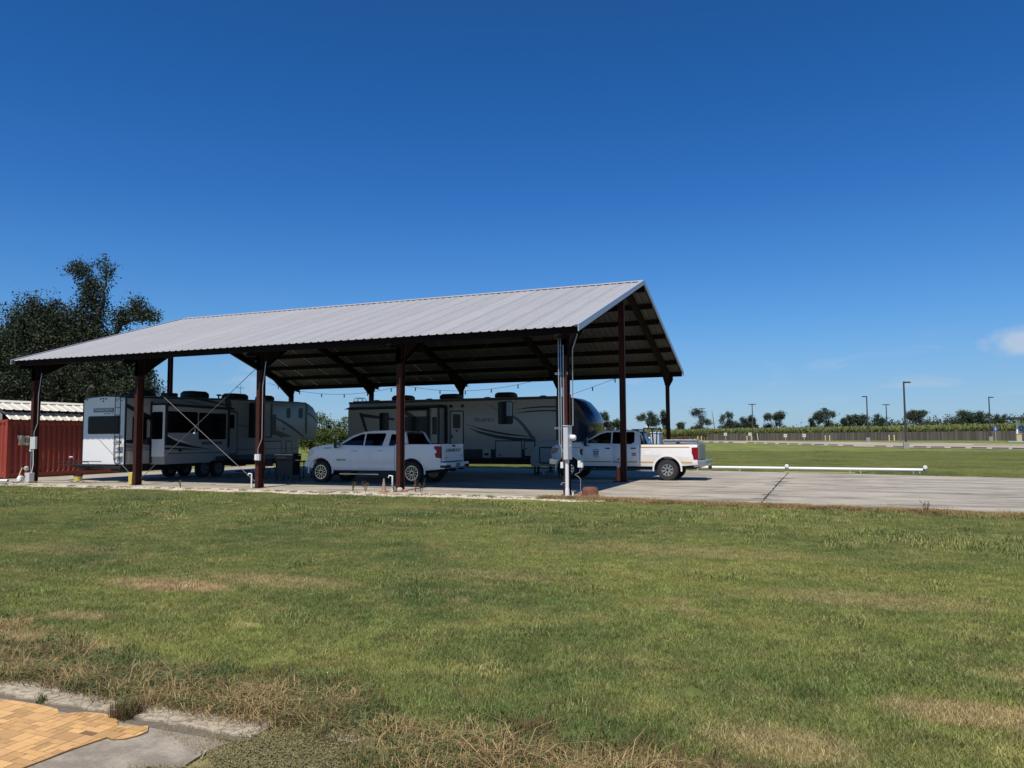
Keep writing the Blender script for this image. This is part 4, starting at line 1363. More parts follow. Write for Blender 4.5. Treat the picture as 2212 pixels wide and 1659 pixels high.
def leaf_on(name, pts, ymap, th, m, parent):
    w = WL[parent.name]
    mb = MB()
    k = len(pts)
    mb.v = [(p[0], ymap(p[1]), p[1]) for p in pts] + [(p[0], ymap(p[1]) + th, p[1]) for p in pts]
    mb.f = [tuple(range(k)), tuple(range(2 * k - 1, k - 1, -1))] + [((i + 1) % k, i, k + i, k + (i + 1) % k) for i in range(k)]
    return O(name, mb, m, parent)
def inset(pts, d):
    cx_ = sum(p[0] for p in pts) / len(pts)
    cz = sum(p[1] for p in pts) / len(pts)
    return [(p[0] + (d if p[0] < cx_ else -d), p[1] + (d if p[1] < cz else -d)) for p in pts]
def truck(T):
    y0, W2 = T['y0'], T['w']
    y1 = y0 + W2
    xm = (T['front'] + T['rear']) / 2
    t = thing('pickup_truck', (xm, (y0 + y1) / 2, 0), T['label'], 'truck', None)
    P_ = T['paint']
    fwx, rwx, rad = T['fw'], T['rw'], T['rad']
    ar = T['arch']
    belt, rock = T['belt'], T['rock']
    fx, cb = T['front'], T['cab_rear']
    def fn(x, z):
        k = 1.0
        if z < .75: k -= .035 * (.75 - z) / .3
        if z > 1.05: k -= .045 * ((z - 1.05) / .45) ** 1.5
        if x < fx + 1.1: k -= .10 * ((fx + 1.1 - x) / 1.1) ** 2
        return k
    zc, xcuts = (.62, .75, .9, 1.05, 1.2, 1.33, 1.45), (fx + .2, fx + .45, fx + .75, fx + 1.1, T['cowl'])
    a_f = arc(fwx, rad + .02, ar, 180, 0, 10, .98)
    low = T['lowf']
    cab = [(fx + .06, low), (fwx - ar, low - .05)] + a_f + [(fwx + ar + .02, rock), (cb, rock), (cb, belt + .01), (T['cowl'], belt + .07)] + T['hood']
    shaped('cab_body', cab, y0, y1, P_, t, zc, xcuts, fn, .035)
    # bed
    a_r = arc(rwx, rad + .02, ar, 180, 0, 10, .98)
    bx0, bx1, bt = cb + .025, T['rear'], T['bed_top']
    bedp = [(bx0, rock)] + [(rwx - ar, rock)] + a_r + [(rwx + ar, rock + .02), (bx1, rock + .07), (bx1, bt), (bx0, bt)]
    for (ya, yb) in ((y0, y0 + .09), (y1 - .09, y1)):
        def fb(x, z): return 1.0
        q = shaped('bed_side', bedp, ya, yb, P_, t, zc, (), None, .02)
        for v in q.data.vertices:
            yw = v.co.y
            z = v.co.z
            yc = 0
            k = 1.0
            if z < .75: k -= .035 * (.75 - z) / .3
            if z > 1.05: k -= .03 * ((z - 1.05) / .45) ** 1.5
            v.co.y = yw * k
    OB('bed_floor', BLACKP, t, (bx0, bx1 - .05, y0 + .12, y1 - .12, .78, .84))
    OB('bed_front', P_, t, (bx0, bx0 + .05, y0 + .1, y1 - .1, .84, bt - .02))
    OB('bed_rail', BLACKP, t, (bx0, bx1, y0 + .035, y0 + .115, bt, bt + .018))
    OB('bed_rail', BLACKP, t, (bx0, bx1, y1 - .115, y1 - .035, bt, bt + .018))
    tg = OB('tailgate', T.get('tgmat', P_), t, (bx1 - .02, bx1 + .05, y0 + .14, y1 - .14, T['tg0'], bt + .01), bev=.015)
    # flares / arch lips and wheels
    for wx in (fwx, rwx):
        lip = arc(wx, rad + .02, ar + T['lip'], 187, -7, 14, .98) + arc(wx, rad + .02, ar - .01, -7, 187, 14, .98)
        for (ya, yb) in ((y0 - .012, y0 + .05), (y1 - .05, y1 + .012)):
            O('wheel_arch_lip', MB().prism(lip, 'y', ya, yb), T['lipmat'], t)
        O('wheel_well', MB().prism(arc(wx, rad + .02, ar - .005, 180, 0, 12, .98), 'y', y0 + .22, y1 - .22), UNDER, t)
        wheel(t, wx, y0 + .16, rad, .29, T['rimr'], -1, T['spokes'], CHROME, dark=BLACKG, spw=T['spw'])
        wheel(t, wx, y1 - .16, rad, .29, T['rimr'], 1, T['spokes'], CHROME, dark=BLACKG, spw=T['spw'])
    OB('frame_rail', UNDER, t, (fx + .4, bx1 - .1, y0 + .45, y0 + .56, .45, .6))
    OB('frame_rail', UNDER, t, (fx + .4, bx1 - .1, y1 - .56, y1 - .45, .45, .6))
    OB('underbody', UNDER, t, (fwx + ar, cb, y0 + .12, y1 - .12, rock - .06, rock + .05))
    for wx in (fwx, rwx):
        O('axle', MB().tube([(wx, y0 + .25, rad), (wx, y1 - .25, rad)], .06, 8).lathe([(.06, -.12), (.17, -.05), (.17, .05), (.06, .12)], (wx, (y0 + y1) / 2, rad), 'x', 12), UNDER, t)
    # greenhouse
    rt = T['roof_top']
    lean = T['lean']
    def ym(z): return y0 + .05 + lean * max(0, (z - belt) / (rt - belt))
    def ym2(z): return y1 - .05 - lean * max(0, (z - belt) / (rt - belt))
    outer, wins = T['gh'], T['wins']
    for f_, sg in ((ym, 1), (ym2, -1)):
        holed('cab_frame', outer, wins, f_, .05 * sg, P_, t)
        for i, wp in enumerate(wins):
            leaf_on('side_window', wp, (lambda z, f_=f_, sg=sg: f_(z) + .018 * sg), .006 * sg, T['glass'][i], t)
            rim_ = [(p[0], p[1]) for p in wp]
            fr_ = MB()
            fr_.tube([(p[0], f_(p[1]) - .002 * sg, p[1]) for p in wp] + [(wp[0][0], f_(wp[0][1]) - .002 * sg, wp[0][1])], .011, 5)
            O('window_seal', fr_, BLACKP, t)
    ya, yb = ym(rt - .03) + .0, ym2(rt - .03)
    rp = T['roof']
    shaped('roof', rp, ya, yb, P_, t, (), [rp[0][0] + (rp[-1][0] - rp[0][0]) * 0 + k for k in ()], None, .04)
    ws = T['ws']
    g0, g1 = ym(ws[0][1]), ym(ws[1][1])
    O('windscreen', MB().quad((ws[0][0], g0 + .06, ws[0][1]), (ws[0][0], y0 + y1 - g0 - .06, ws[0][1]), (ws[1][0], y0 + y1 - g1 - .06, ws[1][1]), (ws[1][0], g1 + .06, ws[1][1])), T['glass'][0], t)
    bw = T['bw']
    g0, g1 = ym(bw[0][1]), ym(bw[1][1])
    O('rear_window', MB().quad((bw[0][0], g0 + .14, bw[0][1] + .08), (bw[0][0], y0 + y1 - g0 - .14, bw[0][1] + .08), (bw[1][0], y0 + y1 - g1 - .14, bw[1][1] - .06), (bw[1][0], g1 + .14, bw[1][1] - .06)), TINT, t)
    for s_ in (0, 1):
        a0, a1 = (g0, g1) if s_ == 0 else (y0 + y1 - g0 - .14, y0 + y1 - g1 - .14)
        O('rear_pillar', MB().quad((bw[0][0], a0 + .0, bw[0][1]), (bw[0][0], a0 + .14, bw[0][1]), (bw[1][0], a1 + .14, bw[1][1]), (bw[1][0], a1 + .0, bw[1][1])), P_, t)
    OB('cabin_floor', BLACKP, t, (T['cowl'] + .3, cb - .05, y0 + .1, y1 - .1, belt - .1, belt - .02))
    for sx in T['seats']:
        for yq in (y0 + .5, y1 - .5):
            O('seat', MB().prism([(sx, belt - .1), (sx + .16, belt - .1), (sx + .26, belt + .16), (sx + .14, belt + .18)], 'y', yq - .24, yq + .24), SEAT, t, bev=.03)
            O('headrest', MB().prism([(sx + .14, belt + .2), (sx + .23, belt + .2), (sx + .26, belt + .38), (sx + .18, belt + .38)], 'y', yq - .12, yq + .12), SEAT, t, bev=.03)
    stw = MB()
    cx_, cz = T['cowl'] + .62, belt + .05
    stw.tube([(cx_ + .06 * math.sin(q), y0 + .5 + .19 * math.cos(q), cz + .18 * math.sin(q)) for q in [2 * math.pi * i / 16 for i in range(17)]], .016, 6)
    O('steering_wheel', stw, BLACKP, t)
    # doors: thin proud skins with gaps between
    for (d0, d1) in T['doors']:
        zb = rock + .06
        pts = [(d0, zb), (d1, zb), (d1, belt - .005), (d0, belt - .005)]
        for (ya, yb, sg) in ((y0 - .008, y0 + .03, 1), (y1 - .03, y1 + .008, -1)):
            o = shaped('door', pts, ya, yb, P_, t, zc, (), None, .006, 40)
            for v in o.data.vertices:
                z = v.co.z
                k = 1.0
                if z < .75: k -= .035 * (.75 - z) / .3
                if z > 1.05: k -= .045 * ((z - 1.05) / .45) ** 1.5
                v.co.y *= k
            hx = d1 - .26
            yh = (ya - .022) if sg > 0 else (yb + .022)
            h_ = O('door_handle', MB().box(hx, hx + .2, yh - .015, yh + .03, T['hz'] - .022, T['hz'] + .022), T['hmat'], t, bev=.012)
    # mirrors
    for (ya, sg) in ((y0, -1), (y1, 1)):
        mx_ = T['mirror']
        mr = O('wing_mirror', MB().box(mx_ - .06, mx_ + .09, ya + sg * .14 - .10, ya + sg * .14 + .10, belt - .06, belt + .30), BLACKP, t, bev=.03)
        O('mirror_arm', MB().box(mx_ - .02, mx_ + .05, min(ya + sg * .05, ya - sg * .08), max(ya + sg * .05, ya - sg * .08), belt + .0, belt + .08), BLACKP, mr)
        O('mirror_glass', MB().box(mx_ + .091, mx_ + .096, ya + sg * .14 - .08, ya + sg * .14 + .08, belt - .03, belt + .27), CHROME, mr)
    # front end
    OB('grille', BLACKG, t, (fx + .015, fx + .08, y0 + .42, y1 - .42, low + .28, T['hood'][-1][1] - .08), bev=.02)
    for k in range(3):
        z = low + .36 + k * .14
        OB('grille_bar', CHROME, t, (fx + .0, fx + .03, y0 + .44, y1 - .44, z, z + .04), bev=.01)
    for (ya, yb) in ((y0 + .13, y0 + .45), (y1 - .45, y1 - .13)):
        O('headlight', MB().prism([(fx + .02, T['hl']), (fx + .36, T['hl'] + .05), (fx + .42, T['hl'] + .22), (fx + .06, T['hl'] + .24)], 'y', ya - (.065 if ya < y0 + .3 else 0), yb + (.065 if yb > y1 - .3 else 0)), T['hlmat'], t, bev=.015)
    O('front_bumper', MB().prism([(fx - .09, low - .02), (fx + .3, low - .06), (fx + .34, low + .2), (fx - .02, low + .26), (fx - .10, low + .2)], 'y', y0 + .03, y1 - .03), T['fbmat'], t, bev=.03)
    # tail
    for (ya, sg) in ((y0, 1), (y1, -1)):
        tl = T['tail']
        O('tail_light', MB().prism(tl, 'y', ya - .006 * sg, ya + .14 * sg), REDLENS, t, bev=.008)
    rb = T['rbump']
    O('rear_bumper', MB().prism(rb, 'y', y0 + .03, y1 - .03), T['rbmat'], t, bev=.025)
    return t, tg
# ---- the Chevrolet
c0 = 3.45
tk, tg = truck(dict(y0=c0, w=2.04, front=-12.0, rear=-6.02, label='white crew-cab pickup with black badges and tinted windows parked under the barn roof', paint=TRUCKW, fw=-11.33, rw=-7.23, rad=.42, arch=.56, lip=.03, lipmat=TRUCKW, belt=1.42, rock=.50, cab_rear=-7.98, cowl=-10.62, lowf=.62,
    hood=[(-10.75, 1.53), (-11.3, 1.47), (-11.75, 1.40), (-11.98, 1.28), (-12.03, 1.05)], bed_top=1.50, tg0=.86, rimr=.28, spokes=12, spw=.02, roof_top=2.02, lean=.20,
    gh=[(-10.62, 1.40), (-10.52, 1.52), (-9.95, 1.84), (-9.45, 1.99), (-9.0, 2.02), (-7.75, 2.01), (-7.62, 1.95), (-7.45, 1.60), (-7.42, 1.40)],
    wins=[[(-10.40, 1.44), (-10.38, 1.49), (-9.92, 1.75), (-9.58, 1.88), (-9.40, 1.91), (-9.40, 1.45)], [(-9.32, 1.45), (-9.32, 1.91), (-8.50, 1.92), (-8.45, 1.88), (-8.55, 1.46)], [(-8.24, 1.46), (-8.20, 1.88), (-7.86, 1.88), (-7.72, 1.46)]],
    glass=[TINT, TINT, TINT], roof=[(-9.55, 1.94), (-9.3, 2.0), (-9.0, 2.03), (-8.3, 2.045), (-7.8, 2.02), (-7.66, 1.96)], ws=((-10.55, 1.50), (-9.45, 1.985)), bw=((-7.43, 1.42), (-7.64, 1.97)), seats=(-9.45, -8.5), doors=((-10.72, -9.565), (-9.545, -8.44)), hz=1.24, hmat=CHROME, mirror=-10.5,
    hl=1.05, hlmat=CLEAR, fbmat=TRUCKW, tail=[(-6.26, 1.43), (-6.01, 1.43), (-6.01, .98), (-6.20, 1.0), (-6.24, 1.14), (-6.16, 1.2), (-6.18, 1.28), (-6.27, 1.34)], rbump=[(-6.42, .56), (-5.9, .58), (-5.78, .64), (-5.78, .82), (-6.42, .84)], rbmat=TRUCKW))
text('badge_lettering', 'CHEVROLET', .165, (-5.965, c0 + 1.02, 1.26), RX, BLACKP, tk, .006, 1.42)
text('badge_lettering', 'LTZ', .075, (-5.965, c0 + 1.72, 1.04), RX, RVGREY, tk, .005, 1.2)
text('badge_lettering', '2500 HD', .10, (-10.36, c0 - .012, .90), RY, BLACKP, tk, .005, 1.2)
text('badge_lettering', 'DURAMAX', .06, (-11.0, c0 + .0, 1.36), RY, RVGREY, tk, .005, 1.2)
OB('tailgate_handle', BLACKG, tk, (-5.975, -5.95, c0 + .9, c0 + 1.16, 1.40, 1.47), bev=.008)
OB('number_plate', RVGREY, tk, (-5.79, -5.765, c0 + .85, c0 + 1.2, .64, .79))
OB('bumper_step', BLACKP, tk, (-6.36, -5.765, c0 + .025, c0 + .42, .62, .73), bev=.02)
OB('bumper_step', BLACKP, tk, (-6.36, -5.765, c0 + 1.62, c0 + 2.015, .62, .73), bev=.02)
O('running_board', MB().box(-10.4, -8.6, c0 - .06, c0 + .10, .34, .375), BLACKP, tk)
O('running_board_strip', MB().box(-10.38, -8.62, c0 - .075, c0 - .05, .345, .378), CHROME, tk)
O('fuel_flap', MB().prism(rrect(-8.28 + .35, -8.02 + .35 - .0, 1.02, 1.22, .05), 'y', c0 - .004, c0 + .03), TRUCKW, tk)
OB('badge_strip', BLACKP, tk, (-5.972, -5.958, c0 + .28, c0 + .55, .985, 1.0))
# ---- the railway truck
f0 = 8.5
tf, tg2 = truck(dict(y0=f0, w=2.03, front=-3.42, rear=2.62, label='white crew-cab work pickup with orange stripes and shield logo, half out in the sun', paint=WHITE, fw=-2.65, rw=1.44, rad=.41, arch=.54, lip=.045, lipmat=WHITE, belt=1.42, rock=.55, cab_rear=.34, cowl=-2.05, lowf=.62,
    hood=[(-2.15, 1.54), (-2.7, 1.50), (-3.2, 1.43), (-3.4, 1.33), (-3.44, 1.1)], bed_top=1.415, tg0=.82, tgmat=mat('grey_tailgate_applique', (.26, .27, .28), .35, metal=.5, var=.1), rimr=.235, spokes=8, spw=.075, roof_top=2.0, lean=.17,
    gh=[(-2.05, 1.36), (-1.93, 1.56), (-1.35, 1.90), (-1.05, 1.98), (.15, 1.98), (.30, 1.90), (.36, 1.60), (.36, 1.36)],
    wins=[[(-1.93, 1.40), (-1.85, 1.55), (-1.30, 1.84), (-1.02, 1.91), (-.86, 1.91), (-.86, 1.46), (-1.50, 1.46), (-1.66, 1.38)], [(-.78, 1.46), (-.78, 1.92), (.06, 1.92), (.11, 1.88), (.11, 1.52), (-.02, 1.45)]],
    glass=[LIGHTTINT, TINT], roof=[(-1.25, 1.93), (-1.0, 1.98), (-.5, 2.01), (.0, 2.0), (.22, 1.95)], ws=((-1.98, 1.53), (-1.12, 1.96)), bw=((.35, 1.42), (.28, 1.94)), seats=(-1.0, -.1), doors=((-2.0, -.805), (-.785, .25)), hz=1.27, hmat=BLACKP, mirror=-1.86,
    hl=1.05, hlmat=mat('amber_headlight', (.22, .12, .05), .15, var=.4, coat=1), fbmat=CHROME, tail=[(2.40, 1.30), (2.635, 1.31), (2.635, .82), (2.47, .82), (2.44, .98), (2.40, 1.08)], rbump=[(2.46, .52), (2.78, .54), (2.92, .62), (2.92, .80), (2.46, .80)], rbmat=mat('grey_chrome_bumper', (.34, .35, .36), .25, metal=.7, var=.1)))
OB('roof_marker', BLACKP, tf, (-.1, .15, f0 + .7, f0 + 1.3, 2.0, 2.05))
for (a, b) in ((-1.97, -.83), (-.76, .24)):
    OB('stripe', YELLOW, tf, (a, b, f0 - .008, f0 + .02, .70, .755))
    o = OB('stripe', YELLOW, tf, (a, b, f0 + .015, f0 + .035, 1.30, 1.335))
OB('stripe', YELLOW, tf, (.38, 2.32, f0 + .000, f0 + .03, 1.305, 1.335))
OB('stripe', YELLOW, tf, (.38, .89, f0 - .003, f0 + .02, .70, .745))
OB('stripe', YELLOW, tf, (1.99, 2.42, f0 - .003, f0 + .02, .70, .745))
OB('stripe', YELLOW, tf, (-2.98, -2.1, f0 - .000, f0 + .03, 1.30, 1.33))
LOGO = mat('navy_logo_vinyl', (.01, .015, .05), .4, var=.1)
sh = f0 - .0095
plate('shield_logo', tf, 'y', sh, [(-1.58, 1.235), (-1.53, 1.215), (-1.46, 1.235), (-1.39, 1.215), (-1.34, 1.235), (-1.345, 1.13), (-1.575, 1.13)], -.003, LOGO)
plate('shield_panel', tf, 'y', sh - .003, [(-1.555, 1.20), (-1.365, 1.20), (-1.37, 1.165), (-1.55, 1.165)], -.002, WHITE)
for k in range(6):
    x = -1.585 + k * .041
    plate('shield_bar', tf, 'y', sh, [(x + .02 * (2.5 - k) * .3, .985 - .01 * abs(k - 2.5)), (x + .022 + .02 * (2.5 - k) * .3, .985 - .01 * abs(k - 2.5)), (x + .022, 1.122), (x, 1.122)], -.003, LOGO)
text('unit_number', 'M7818', .075, (-1.46, sh, .915), RY, LOGO, tf, .003, 1.15)
OB('warning_label', mat('red_label', (.22, .012, .03), .4, var=.1), tf, (.03, .19, sh - .002, sh + .01, 1.045, 1.085))
OB('warning_label', MATS['red_label'], tf, (.03, .19, sh - .002, sh + .01, .975, 1.02))
O('fender_vent', MB().prism([(-2.17, 1.25), (-2.03, 1.25), (-2.03, .97), (-2.10, .99), (-2.17, 1.08)], 'y', f0 - .012, f0 + .03), BLACKG, tf)
O('fender_vent_trim', MB().prism([(-2.185, 1.26), (-2.165, 1.26), (-2.165, 1.08), (-2.10, .98), (-2.115, .97), (-2.185, 1.07)], 'y', f0 - .014, f0 + .03), CHROME, tf)
OB('fuel_flap', WHITE, tf, (.52, .76, f0 - .006, f0 + .03, .96, 1.12), bev=.02)
OB('running_board', BLACKP, tf, (-2.0, .3, f0 - .05, f0 + .1, .38, .42))
OB('running_board_end', ALU, tf, (.22, .84, f0 - .06, f0 + .08, .36, .415))
O('headache_rack', MB().tube([(.50, f0 + .1, 1.40), (.50, f0 + .12, 2.06), (.50, f0 + 1.9, 2.06), (.50, f0 + 1.92, 1.40)], .035, 8).tube([(.88, f0 + .1, 1.42), (.84, f0 + .12, 2.06), (.84, f0 + 1.9, 2.06), (.88, f0 + 1.92, 1.42)], .032, 8).tube([(.50, f0 + .12, 2.06), (.84, f0 + .12, 2.06)], .032, 8).tube([(.50, f0 + 1.9, 2.06), (.84, f0 + 1.9, 2.06)], .032, 8), BLACKP, tf, smooth=50)
O('beacon', MB().lathe([(.06, 0), (.06, .05), (.03, .09)], (.58, f0 + .3, 2.085), 'z', 12), CLEAR, tf)
O('tow_hitch', MB().box(2.9, 3.02, f0 + .92, f0 + 1.1, .44, .56), BLACKP, tf, bev=.01)
O('tailgate_panel', MB().box(2.672, 2.684, f0 + .3, f0 + 1.73, .98, 1.2), RVGREY, tf)
# toolbox in its bed, and a blue cylinder behind the cab
DIA = mat('diamond_plate', (.42, .46, .46), .35, metal=.7, var=.18, scale=60, bump=.6, bscale=120)
tb = thing('truck_toolbox', (1.95, f0 + .5, 1.0), 'long aluminium tread-plate toolbox lying in the work truck bed', 'toolbox')
O('box', MB().box(1.28, 2.58, f0 + .16, f0 + .72, .845, 1.55), DIA, tb, bev=.01)
O('lid', MB().box(1.26, 2.60, f0 + .14, f0 + .74, 1.55, 1.62), DIA, tb, bev=.012)
OB('latch', BLACKP, tb, (1.78, 1.92, f0 + .145, f0 + .165, 1.46, 1.52))
OB('maker_plate', mat('pale_red_plate', (.5, .3, .28), .5, var=.3), tb, (1.95, 2.2, f0 + .15, f0 + .163, 1.465, 1.505))
bt_ = thing('gas_bottle', (.66, f0 + .42, .84), 'blue bottle standing behind the cab inside the work truck rack', 'bottle')
BLU = mat('blue_bottle_paint', (.02, .17, .32), .35, var=.2)
O('bottle_body', MB().lathe([(.09, 0), (.10, .03), (.10, .62), (.06, .72), (.03, .76)], (.66, f0 + .42, .845), 'z', 16), BLU, bt_, smooth=40)
O('bottle_cap', MB().lathe([(.04, 0), (.04, .1), (.02, .12)], (.66, f0 + .42, 1.60), 'z', 12), WHITE, bt_)
bb = thing('storage_case', (.74, f0 + 1.35, .84), 'pale blue-white plastic case behind the cab inside the work truck rack', 'case')
O('case_body', MB().box(.56, .92, f0 + 1.1, f0 + 1.75, .845, 1.86), mat('pale_blue_plastic', (.5, .58, .62), .5, var=.1), bb, bev=.03)
O('case_lid', MB().box(.54, .94, f0 + 1.08, f0 + 1.77, 1.86, 1.92), MATS['pale_blue_plastic'], bb, bev=.02)

# ------------------------------------------------------------------ trees
BARK = mat('tree_bark', (.075, .062, .05), .9, var=.4, scale=6, bump=.6, bscale=12)
BARKP = mat('pale_bark', (.20, .18, .155), .9, var=.3, scale=6)
def leaf_mat(name, c):
    m = bpy.data.materials.new(name)
    m.use_nodes = True
    t = m.node_tree
    p = t.nodes['Principled BSDF']
    p.inputs['Roughness'].default_value = .6
    p.inputs['Specular IOR Level'].default_value = .15
    pos = nd(t, 'ShaderNodeNewGeometry').outputs['Position']
    a = nd(t, 'ShaderNodeAttribute')
    a.attribute_name = 'bv'
    col = mixc(t, rng(t, noise(t, pos, .6, 3), .35, .65), tuple(x * .8 for x in c), tuple(x * 1.25 for x in c))
    hv = nd(t, 'ShaderNodeHueSaturation')
    t.links.new(rng(t, a.outputs['Fac'], 0, 1, .6, 1.6), hv.inputs['Value'])
    t.links.new(col, hv.inputs['Color'])
    t.links.new(hv.outputs[0], p.inputs['Base Color'])
    return m
OAKL = leaf_mat('live_oak_leaf', (.036, .044, .024))
FARL = leaf_mat('far_leaf', (.045, .062, .036))
BUSHL = leaf_mat('bush_leaf', (.075, .10, .028))
def leaves(name, blobs, n, size, m, parent, seed, base=None, shell=.55, clump=14):
    r = np.random.RandomState(seed)
    vol = np.array([b[3] * b[4] * b[5] for b in blobs]) ** .75
    vol /= vol.sum()
    w = WL[parent.name] if parent else Vector(base)
    nc = n // clump
    bi = r.choice(len(blobs), nc, p=vol)
    B = np.array(blobs)[bi]
    d = r.normal(size=(nc, 3))
    d /= np.linalg.norm(d, axis=1)[:, None]
    rad = shell + (1.08 - shell) * r.uniform(0, 1, nc) ** .6
    rad *= 1 + .16 * r.normal(size=nc)
    C_ = B[:, :3] + d * B[:, 3:6] * rad[:, None]
    C_ = np.repeat(C_, clump, 0) + r.normal(size=(nc * clump, 3)) * size * (1.5 if clump < 20 else 2.6)
    n = len(C_)
    u = r.normal(size=(n, 3)); u /= np.linalg.norm(u, axis=1)[:, None]
    v = np.cross(u, r.normal(size=(n, 3))); v /= np.linalg.norm(v, axis=1)[:, None]
    s = (size * r.uniform(.55, 1.25, n))[:, None]
    V = np.stack([C_ - u * s, C_ + v * s * .55, C_ + u * s, C_ - v * s * .55], 1).reshape(-1, 3) - np.array(w)
    me = bpy.data.meshes.new(name)
    me.vertices.add(len(V))
    me.vertices.foreach_set('co', V.astype(np.float32).ravel())
    me.loops.add(n * 4)
    me.loops.foreach_set('vertex_index', np.arange(n * 4, dtype=np.int32))
    me.polygons.add(n)
    me.polygons.foreach_set('loop_start', np.arange(0, n * 4, 4, dtype=np.int32))
    me.update()
    at = me.attributes.new('bv', 'FLOAT', 'POINT')
    at.data.foreach_set('value', np.repeat(r.uniform(0, 1, n), 4).astype(np.float32))
    me.materials.append(m)
    o = bpy.data.objects.new(name, me)
    COL.objects.link(o)
    if parent: o.parent = parent
    else: o.location = w
    WL[o.name] = w
    return o
def limb(mb, a, b, r0, r1, rg, seg=6, wob=.25):
    a, b = Vector(a), Vector(b)
    pts, rs = [], []
    for i in range(seg + 1):
        t = i / seg
        p = a.lerp(b, t) + Vector((rg.uniform(-1, 1), rg.uniform(-1, 1), rg.uniform(-.5, .8))) * wob * (1 if 0 < i < seg else 0)
        pts.append(p)
        rs.append(r0 + (r1 - r0) * t)
    mb.tube(pts, rs, 7)
    return pts
# the live oak at the left, beyond the container; points on a plane through its trunk
def oakp(px, pz, off=0):
    px = px * .66
    # px metres to the right of the trunk as seen, pz height, off metres further away
    return Vector((-39.4 + .9276 * px - .3736 * off, 15.2 + .3736 * px + .9276 * off, pz))
oak = thing('live_oak', tuple(oakp(0, 0)), 'big dark live oak rising behind the red container and barn roof', 'tree')
rg = random.Random(21)
tk_ = MB()
limb(tk_, oakp(0, 0), oakp(.3, 4.2), .75, .55, rg, 5, .1)
limb(tk_, oakp(.3, 4.2), oakp(1.0, 9.3), .5, .32, rg, 6, .2)
limb(tk_, oakp(1.0, 9.3), oakp(2.15, 11.3), .24, .13, rg, 5, .12)
limb(tk_, oakp(2.15, 11.3), oakp(2.2, 13.7), .12, .04, rg, 5, .12)
limb(tk_, oakp(1.3, 9.9), oakp(.2, 13.0), .15, .05, rg, 6, .2)
limb(tk_, oakp(.6, 6.6), oakp(4.0, 9.6), .28, .15, rg, 7, .2)
limb(tk_, oakp(4.0, 9.6), oakp(7.6, 10.4), .14, .04, rg, 6, .12)
limb(tk_, oakp(.5, 5.4), oakp(5.6, 6.6), .3, .1, rg, 7, .35)
limb(tk_, oakp(.2, 3.6), oakp(7.0, 4.6, -1), .3, .1, rg, 8, .35)
limb(tk_, oakp(.2, 4.4), oakp(-3.5, 9.5), .4, .14, rg, 7, .35)
limb(tk_, oakp(.2, 4.0), oakp(-6.0, 6.5), .38, .12, rg, 7, .35)
limb(tk_, oakp(2.2, 3.8, -1), oakp(3.2, 5.2, -2.5), .22, .1, rg, 4, .2)
O('trunk', tk_, BARK, oak, smooth=60)
obl = []
def ob(px, pz, rx, rz_, off=0, ry=None):
    c = oakp(px, pz, off)
    k_ = .74 if px > 2 and pz > 6 else .86
    obl.append((c.x, c.y, c.z, rx * k_, (ry or rx) * k_, rz_ * (k_ + .08)))
for a in ((-5.2, 10.0, 1.7, 1.5), (-3.2, 9.6, 1.7, 1.6), (-4.6, 7.4, 2.4, 2.0), (-1.8, 8.2, 1.8, 1.8), (-6.6, 8.4, 1.8, 2.0), (-2.5, 5.4, 2.6, 1.8), (-6.0, 5.0, 2.6, 2.0), (-3.5, 3.2, 3.2, 1.3), (.6, 10.2, 1.3, 1.5), (.3, 8.4, 1.5, 1.4), (1.0, 11.7, .85, 1.0), (.3, 12.6, .6, .6), (-.5, 13.4, .8, .45), (2.1, 12.6, .4, .6), (2.4, 13.3, .55, .6), (1.9, 13.9, .4, .3), (2.5, 8.4, 1.1, 1.0), (3.6, 9.9, .9, .7), (4.8, 10.3, 1.0, .7), (5.6, 10.9, .6, .6), (6.4, 10.3, .9, .6), (7.4, 10.0, .5, .35), (4.4, 8.0, 1.3, 1.0), (5.9, 7.7, 1.2, .7), (3.2, 6.5, 1.5, 1.0), (1.6, 6.2, 1.7, 1.3), (.3, 4.4, 2.0, 1.4), (3.4, 4.9, 2.0, .9), (5.6, 5.2, 1.6, .9), (7.1, 5.0, .9, .8), (6.4, 6.2, 1.2, .7), (4.8, 3.9, 1.2, .6), (1.8, 3.2, 1.6, .8), (7.4, 3.6, .5, .7)):
    ob(*a)
for a in ((-4, 6, 3, 2.4, 3.5), (-1, 6.5, 3, 2.6, 3.5), (2.5, 6.5, 2.2, 1.6, 3), (-6.5, 7, 2.6, 2, 3), (-9, 7, 2.6, 2.4, 1), (-9, 4.5, 2.8, 2, 0)):
    ob(*a)
leaves('crown', obl, 230000, .084, OAKL, oak, 5, shell=.30, clump=22)
# shrubs seen between the campers
def bush(name, loc, w, h, label, seed, m=BUSHL, n=5000, size=.10):
    t = thing(name, loc, label, 'tree', 'shrubs and small trees beyond the barn')
    rg = random.Random(seed)
    mb = MB()
    limb(mb, loc, (loc[0], loc[1], loc[2] + h * .55), h * .03, h * .012, rg, 5, .1)
    for k in range(4):
        a = rg.uniform(0, 6.28)
        limb(mb, (loc[0], loc[1], loc[2] + h * rg.uniform(.15, .45)), (loc[0] + math.cos(a) * w * .35, loc[1] + math.sin(a) * w * .35, loc[2] + h * rg.uniform(.5, .85)), h * .016, h * .005, rg, 4, .1)
    O('trunk', mb, BARK, t)
    bl = []
    for k in range(11):
        z = rg.uniform(.12, .86)
        rr_ = w * .5 * (1 - .55 * z) * rg.uniform(.4, .95)
        a = rg.uniform(0, 6.28)
        bl.append((loc[0] + math.cos(a) * rr_, loc[1] + math.sin(a) * rr_, loc[2] + z * h, w * rg.uniform(.16, .30), w * rg.uniform(.16, .30), h * rg.uniform(.10, .17)))
    leaves('crown', bl, n, size, m, t, seed)
    return t
